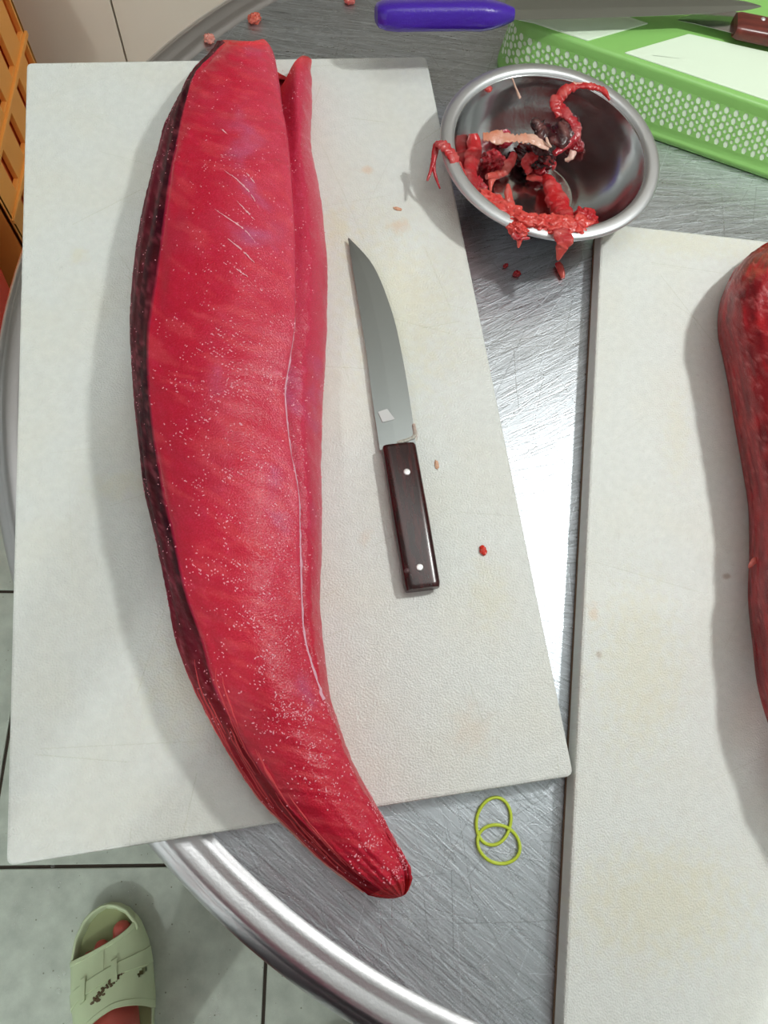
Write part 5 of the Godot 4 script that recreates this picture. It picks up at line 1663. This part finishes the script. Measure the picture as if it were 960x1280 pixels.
# surface of capsules joined by a smooth minimum: bones are [a, b, radius a, radius b]
func flesh_into(mb: MB, bones: Array, k: float, cell: float) -> void:
	var lo := Vector3.INF
	var hi := -Vector3.INF
	for q in bones:
		for e in 2:
			var r: float = q[2 + e] + cell * 3.0 + k * 2.0
			lo = lo.min(q[e] - Vector3.ONE * r)
			hi = hi.max(q[e] + Vector3.ONE * r)
	var n := Vector3i(((hi - lo) / cell).ceil()) + Vector3i.ONE
	var field := PackedFloat32Array()
	field.resize(n.x * n.y * n.z)
	for q in bones:
		var a: Vector3 = q[0]
		var ab: Vector3 = q[1] - a
		var ra: float = q[2]
		var rb: float = q[3]
		var reach := maxf(ra, rb) + cell * 2.0 + k * 2.0
		var i0 := Vector3i(((a.min(q[1]) - Vector3.ONE * reach - lo) / cell).floor()).clamp(Vector3i.ZERO, n - Vector3i.ONE)
		var i1 := Vector3i(((a.max(q[1]) + Vector3.ONE * reach - lo) / cell).ceil()).clamp(Vector3i.ZERO, n - Vector3i.ONE)
		var inv := 1.0 / maxf(ab.length_squared(), 1e-9)
		for z in range(i0.z, i1.z + 1):
			for y in range(i0.y, i1.y + 1):
				for x in range(i0.x, i1.x + 1):
					var p := lo + Vector3(x, y, z) * cell
					var t := clampf((p - a).dot(ab) * inv, 0.0, 1.0)
					var d := (p - a - ab * t).length() - lerpf(ra, rb, t)
					if d < reach:
						field[(z * n.y + y) * n.x + x] += exp(clampf(-d / k, -40.0, 40.0))
	var own := PackedInt32Array()
	own.resize(field.size())
	own.fill(-1)
	var step := [Vector3i(1, 0, 0), Vector3i(0, 1, 0), Vector3i(0, 0, 1)]
	for z in n.z - 1:
		for y in n.y - 1:
			for x in n.x - 1:
				var c := (z * n.y + y) * n.x + x
				var val := []
				var inside_n := 0
				for e in 8:
					var f := field[c + (e & 1) + ((e >> 1) & 1) * n.x + (e >> 2) * n.x * n.y]
					var d := -k * log(maxf(f, 1e-12))
					val.append(d)
					if d < 0.0:
						inside_n += 1
				if inside_n == 0 or inside_n == 8:
					continue
				var sum := Vector3.ZERO
				var cnt := 0
				for e in 8:
					for ax in 3:
						var g: int = e | (1 << ax)
						if g == e or (val[e] < 0.0) == (val[g] < 0.0):
							continue
						var t: float = val[e] / (val[e] - val[g])
						var pe := Vector3(e & 1, (e >> 1) & 1, e >> 2)
						var pg := Vector3(g & 1, (g >> 1) & 1, g >> 2)
						sum += pe.lerp(pg, t)
						cnt += 1
				own[c] = mb.add(lo + (Vector3(x, y, z) + sum / cnt) * cell)
	for z in range(1, n.z - 1):
		for y in range(1, n.y - 1):
			for x in range(1, n.x - 1):
				var c := (z * n.y + y) * n.x + x
				for ax in 3:
					var s: Vector3i = step[ax]
					var e := c + s.x + s.y * n.x + s.z * n.x * n.y
					var a := field[c] > 1.0
					if a == (field[e] > 1.0):
						continue
					var u: int = [n.x, n.x * n.y, 1][ax]
					var w: int = [n.x * n.y, 1, n.x][ax]
					var q := [own[c - u - w], own[c - w], own[c], own[c - u]]
					if q.min() < 0:
						continue
					if a:
						mb.quad(q[0], q[3], q[2], q[1])
					else:
						mb.quad(q[0], q[1], q[2], q[3])

func make_person() -> void:
	var o := thing("person", Vector3(-0.1, 0, 0.44))
	tag(o, "person standing at the table, only one bare reddish foot in view", "person")
	var at := o.position
	var legs := [[Vector3(-0.217, 0.10, 0.395), Vector3(-0.20, 0.30, 0.40), 0.036, 0.052], [Vector3(-0.20, 0.30, 0.40), Vector3(-0.185, 0.47, 0.375), 0.052, 0.052], [Vector3(-0.185, 0.47, 0.375), Vector3(-0.17, 0.86, 0.45), 0.060, 0.085],
		[Vector3(0.02, 0.10, 0.50), Vector3(0.01, 0.30, 0.50), 0.036, 0.052], [Vector3(0.01, 0.30, 0.50), Vector3(0.0, 0.47, 0.47), 0.052, 0.052], [Vector3(0.0, 0.47, 0.47), Vector3(0.0, 0.86, 0.46), 0.060, 0.085],
		[Vector3(0.02, 0.09, 0.50), Vector3(0.02, 0.045, 0.54), 0.036, 0.034], [Vector3(0.02, 0.06, 0.49), Vector3(0.03, 0.03, 0.37), 0.034, 0.024]]
	var trunk := [[Vector3(-0.15, 0.90, 0.46), Vector3(-0.03, 0.90, 0.46), 0.10, 0.10], [Vector3(-0.09, 0.95, 0.46), Vector3(-0.09, 1.15, 0.40), 0.125, 0.12], [Vector3(-0.15, 1.28, 0.33), Vector3(-0.03, 1.28, 0.33), 0.11, 0.11], [Vector3(-0.22, 1.38, 0.28), Vector3(0.04, 1.38, 0.28), 0.06, 0.06]]
	var head := [[Vector3(-0.09, 1.40, 0.27), Vector3(-0.09, 1.50, 0.225), 0.052, 0.05], [Vector3(-0.09, 1.62, 0.195), Vector3(-0.09, 1.58, 0.17), 0.085, 0.065], [Vector3(-0.09, 1.57, 0.11), Vector3(-0.09, 1.60, 0.12), 0.014, 0.010], [Vector3(-0.17, 1.59, 0.195), Vector3(-0.17, 1.61, 0.20), 0.014, 0.014], [Vector3(-0.01, 1.59, 0.195), Vector3(-0.01, 1.61, 0.20), 0.014, 0.014]]
	var arms := []
	for s in [-1, 1]:
		var sh := Vector3(-0.09 + 0.17 * s, 1.36, 0.28)
		var el := Vector3(-0.09 + 0.25 * s, 1.10, 0.42)
		var wr := Vector3(-0.09 + 0.25 * s, 0.86, 0.36)
		arms.append([sh, el, 0.048, 0.038])
		arms.append([el, wr, 0.038, 0.026])
		arms.append([wr, wr + Vector3(0.0, -0.08, -0.01), 0.026, 0.022])
		for f in 4:
			arms.append([wr + Vector3(0, -0.08, -0.035 + 0.02 * f), wr + Vector3(-0.005 * s, -0.16 - 0.012 * (1.0 - absf(f - 1.5)), -0.04 + 0.02 * f), 0.010, 0.008])
		arms.append([wr + Vector3(0, -0.03, -0.025), wr + Vector3(-0.01 * s, -0.10, -0.055), 0.012, 0.009])
	var b := MB.new()
	flesh_into(b, legs + trunk + head + arms, 0.008, 0.014)
	# the foot in view, on a finer grid
	var foot := [[Vector3(-0.205, 0.055, 0.425), Vector3(-0.213, 0.090, 0.395), 0.032, 0.037], [Vector3(-0.213, 0.085, 0.395), Vector3(-0.230, 0.050, 0.315), 0.036, 0.027], [Vector3(-0.230, 0.050, 0.315), Vector3(-0.242, 0.036, 0.260), 0.027, 0.016], [Vector3(-0.215, 0.045, 0.40), Vector3(-0.258, 0.034, 0.270), 0.026, 0.014], [Vector3(-0.205, 0.045, 0.40), Vector3(-0.230, 0.035, 0.255), 0.024, 0.015],
		[Vector3(-0.2275, 0.033, 0.250), Vector3(-0.2350, 0.032, 0.214), 0.0125, 0.0115], [Vector3(-0.248, 0.032, 0.255), Vector3(-0.2585, 0.031, 0.2335), 0.0098, 0.0090], [Vector3(-0.2605, 0.031, 0.266), Vector3(-0.2725, 0.030, 0.2455), 0.0088, 0.0080], [Vector3(-0.270, 0.030, 0.276), Vector3(-0.2810, 0.029, 0.259), 0.0080, 0.0072]]
	for q in foot:
		for e in 2:
			q[e] = q[e] - Vector3(0.003, 0.0045, 0.006)
	flesh_into(b, foot, 0.0022, 0.003)
	for i in b.v.size():
		b.v[i] -= at
	obj("body", b, M.skin, o)
	b = MB.new()
	var wide := []
	for q in trunk.slice(1):
		wide.append([q[0], q[1], q[2] + 0.012, q[3] + 0.012])
	for q in [arms[0], arms[8]]:
		wide.append([q[0], q[0].lerp(q[1], 0.8), q[2] + 0.014, q[3] + 0.018])
	flesh_into(b, wide, 0.01, 0.016)
	for i in b.v.size():
		b.v[i] -= at
	obj("shirt", b, M.shirt, o)
	b = MB.new()
	wide = [[trunk[0][0], trunk[0][1], 0.112, 0.112]]
	for q in [legs[2], legs[5]]:
		wide.append([q[0], q[1], q[2] + 0.014, q[3] + 0.014])
	flesh_into(b, wide, 0.01, 0.016)
	for i in b.v.size():
		b.v[i] -= at
	obj("trousers", b, M.trousers, o)
	b = MB.new()
	flesh_into(b, [[Vector3(-0.09, 1.645, 0.21), Vector3(-0.09, 1.635, 0.20), 0.09, 0.088], [Vector3(-0.09, 1.60, 0.245), Vector3(-0.09, 1.56, 0.245), 0.055, 0.045]], 0.01, 0.014)
	for i in b.v.size():
		b.v[i] -= at
	obj("hair", b, M.hair, o)

# ------------------------------------------------------------------
func _ready() -> void:
	make_view()
	bulb_lamp("hanging_lamp", Vector3(0.72, 1.6, -0.5), 0.90, Color(0.985, 1.0, 0.985), 6.0, 2.75, "white bulb on a black cord hanging above the right of the table")
	bulb_lamp("ceiling_lamp", Vector3(-0.9, 2.45, 2.1), 2.0, Color(0.97, 1.0, 0.985), 6.0, 2.75, "white bulb under the ceiling behind the person")
	fill_panel(Vector3(0.25, 2.748, -0.75), Vector2(1.3, 0.6), 0.62, Color(0.98, 1.0, 0.99), 1.0)
	make_materials()
	make_room()
	make_table()
	make_boards()
	make_loin()
	make_second_piece()
	make_bowl()
	make_knives()
	make_basket()
	make_crates()
	make_person()
	make_sandal()
	make_scraps()
	make_bands()
	make_water()
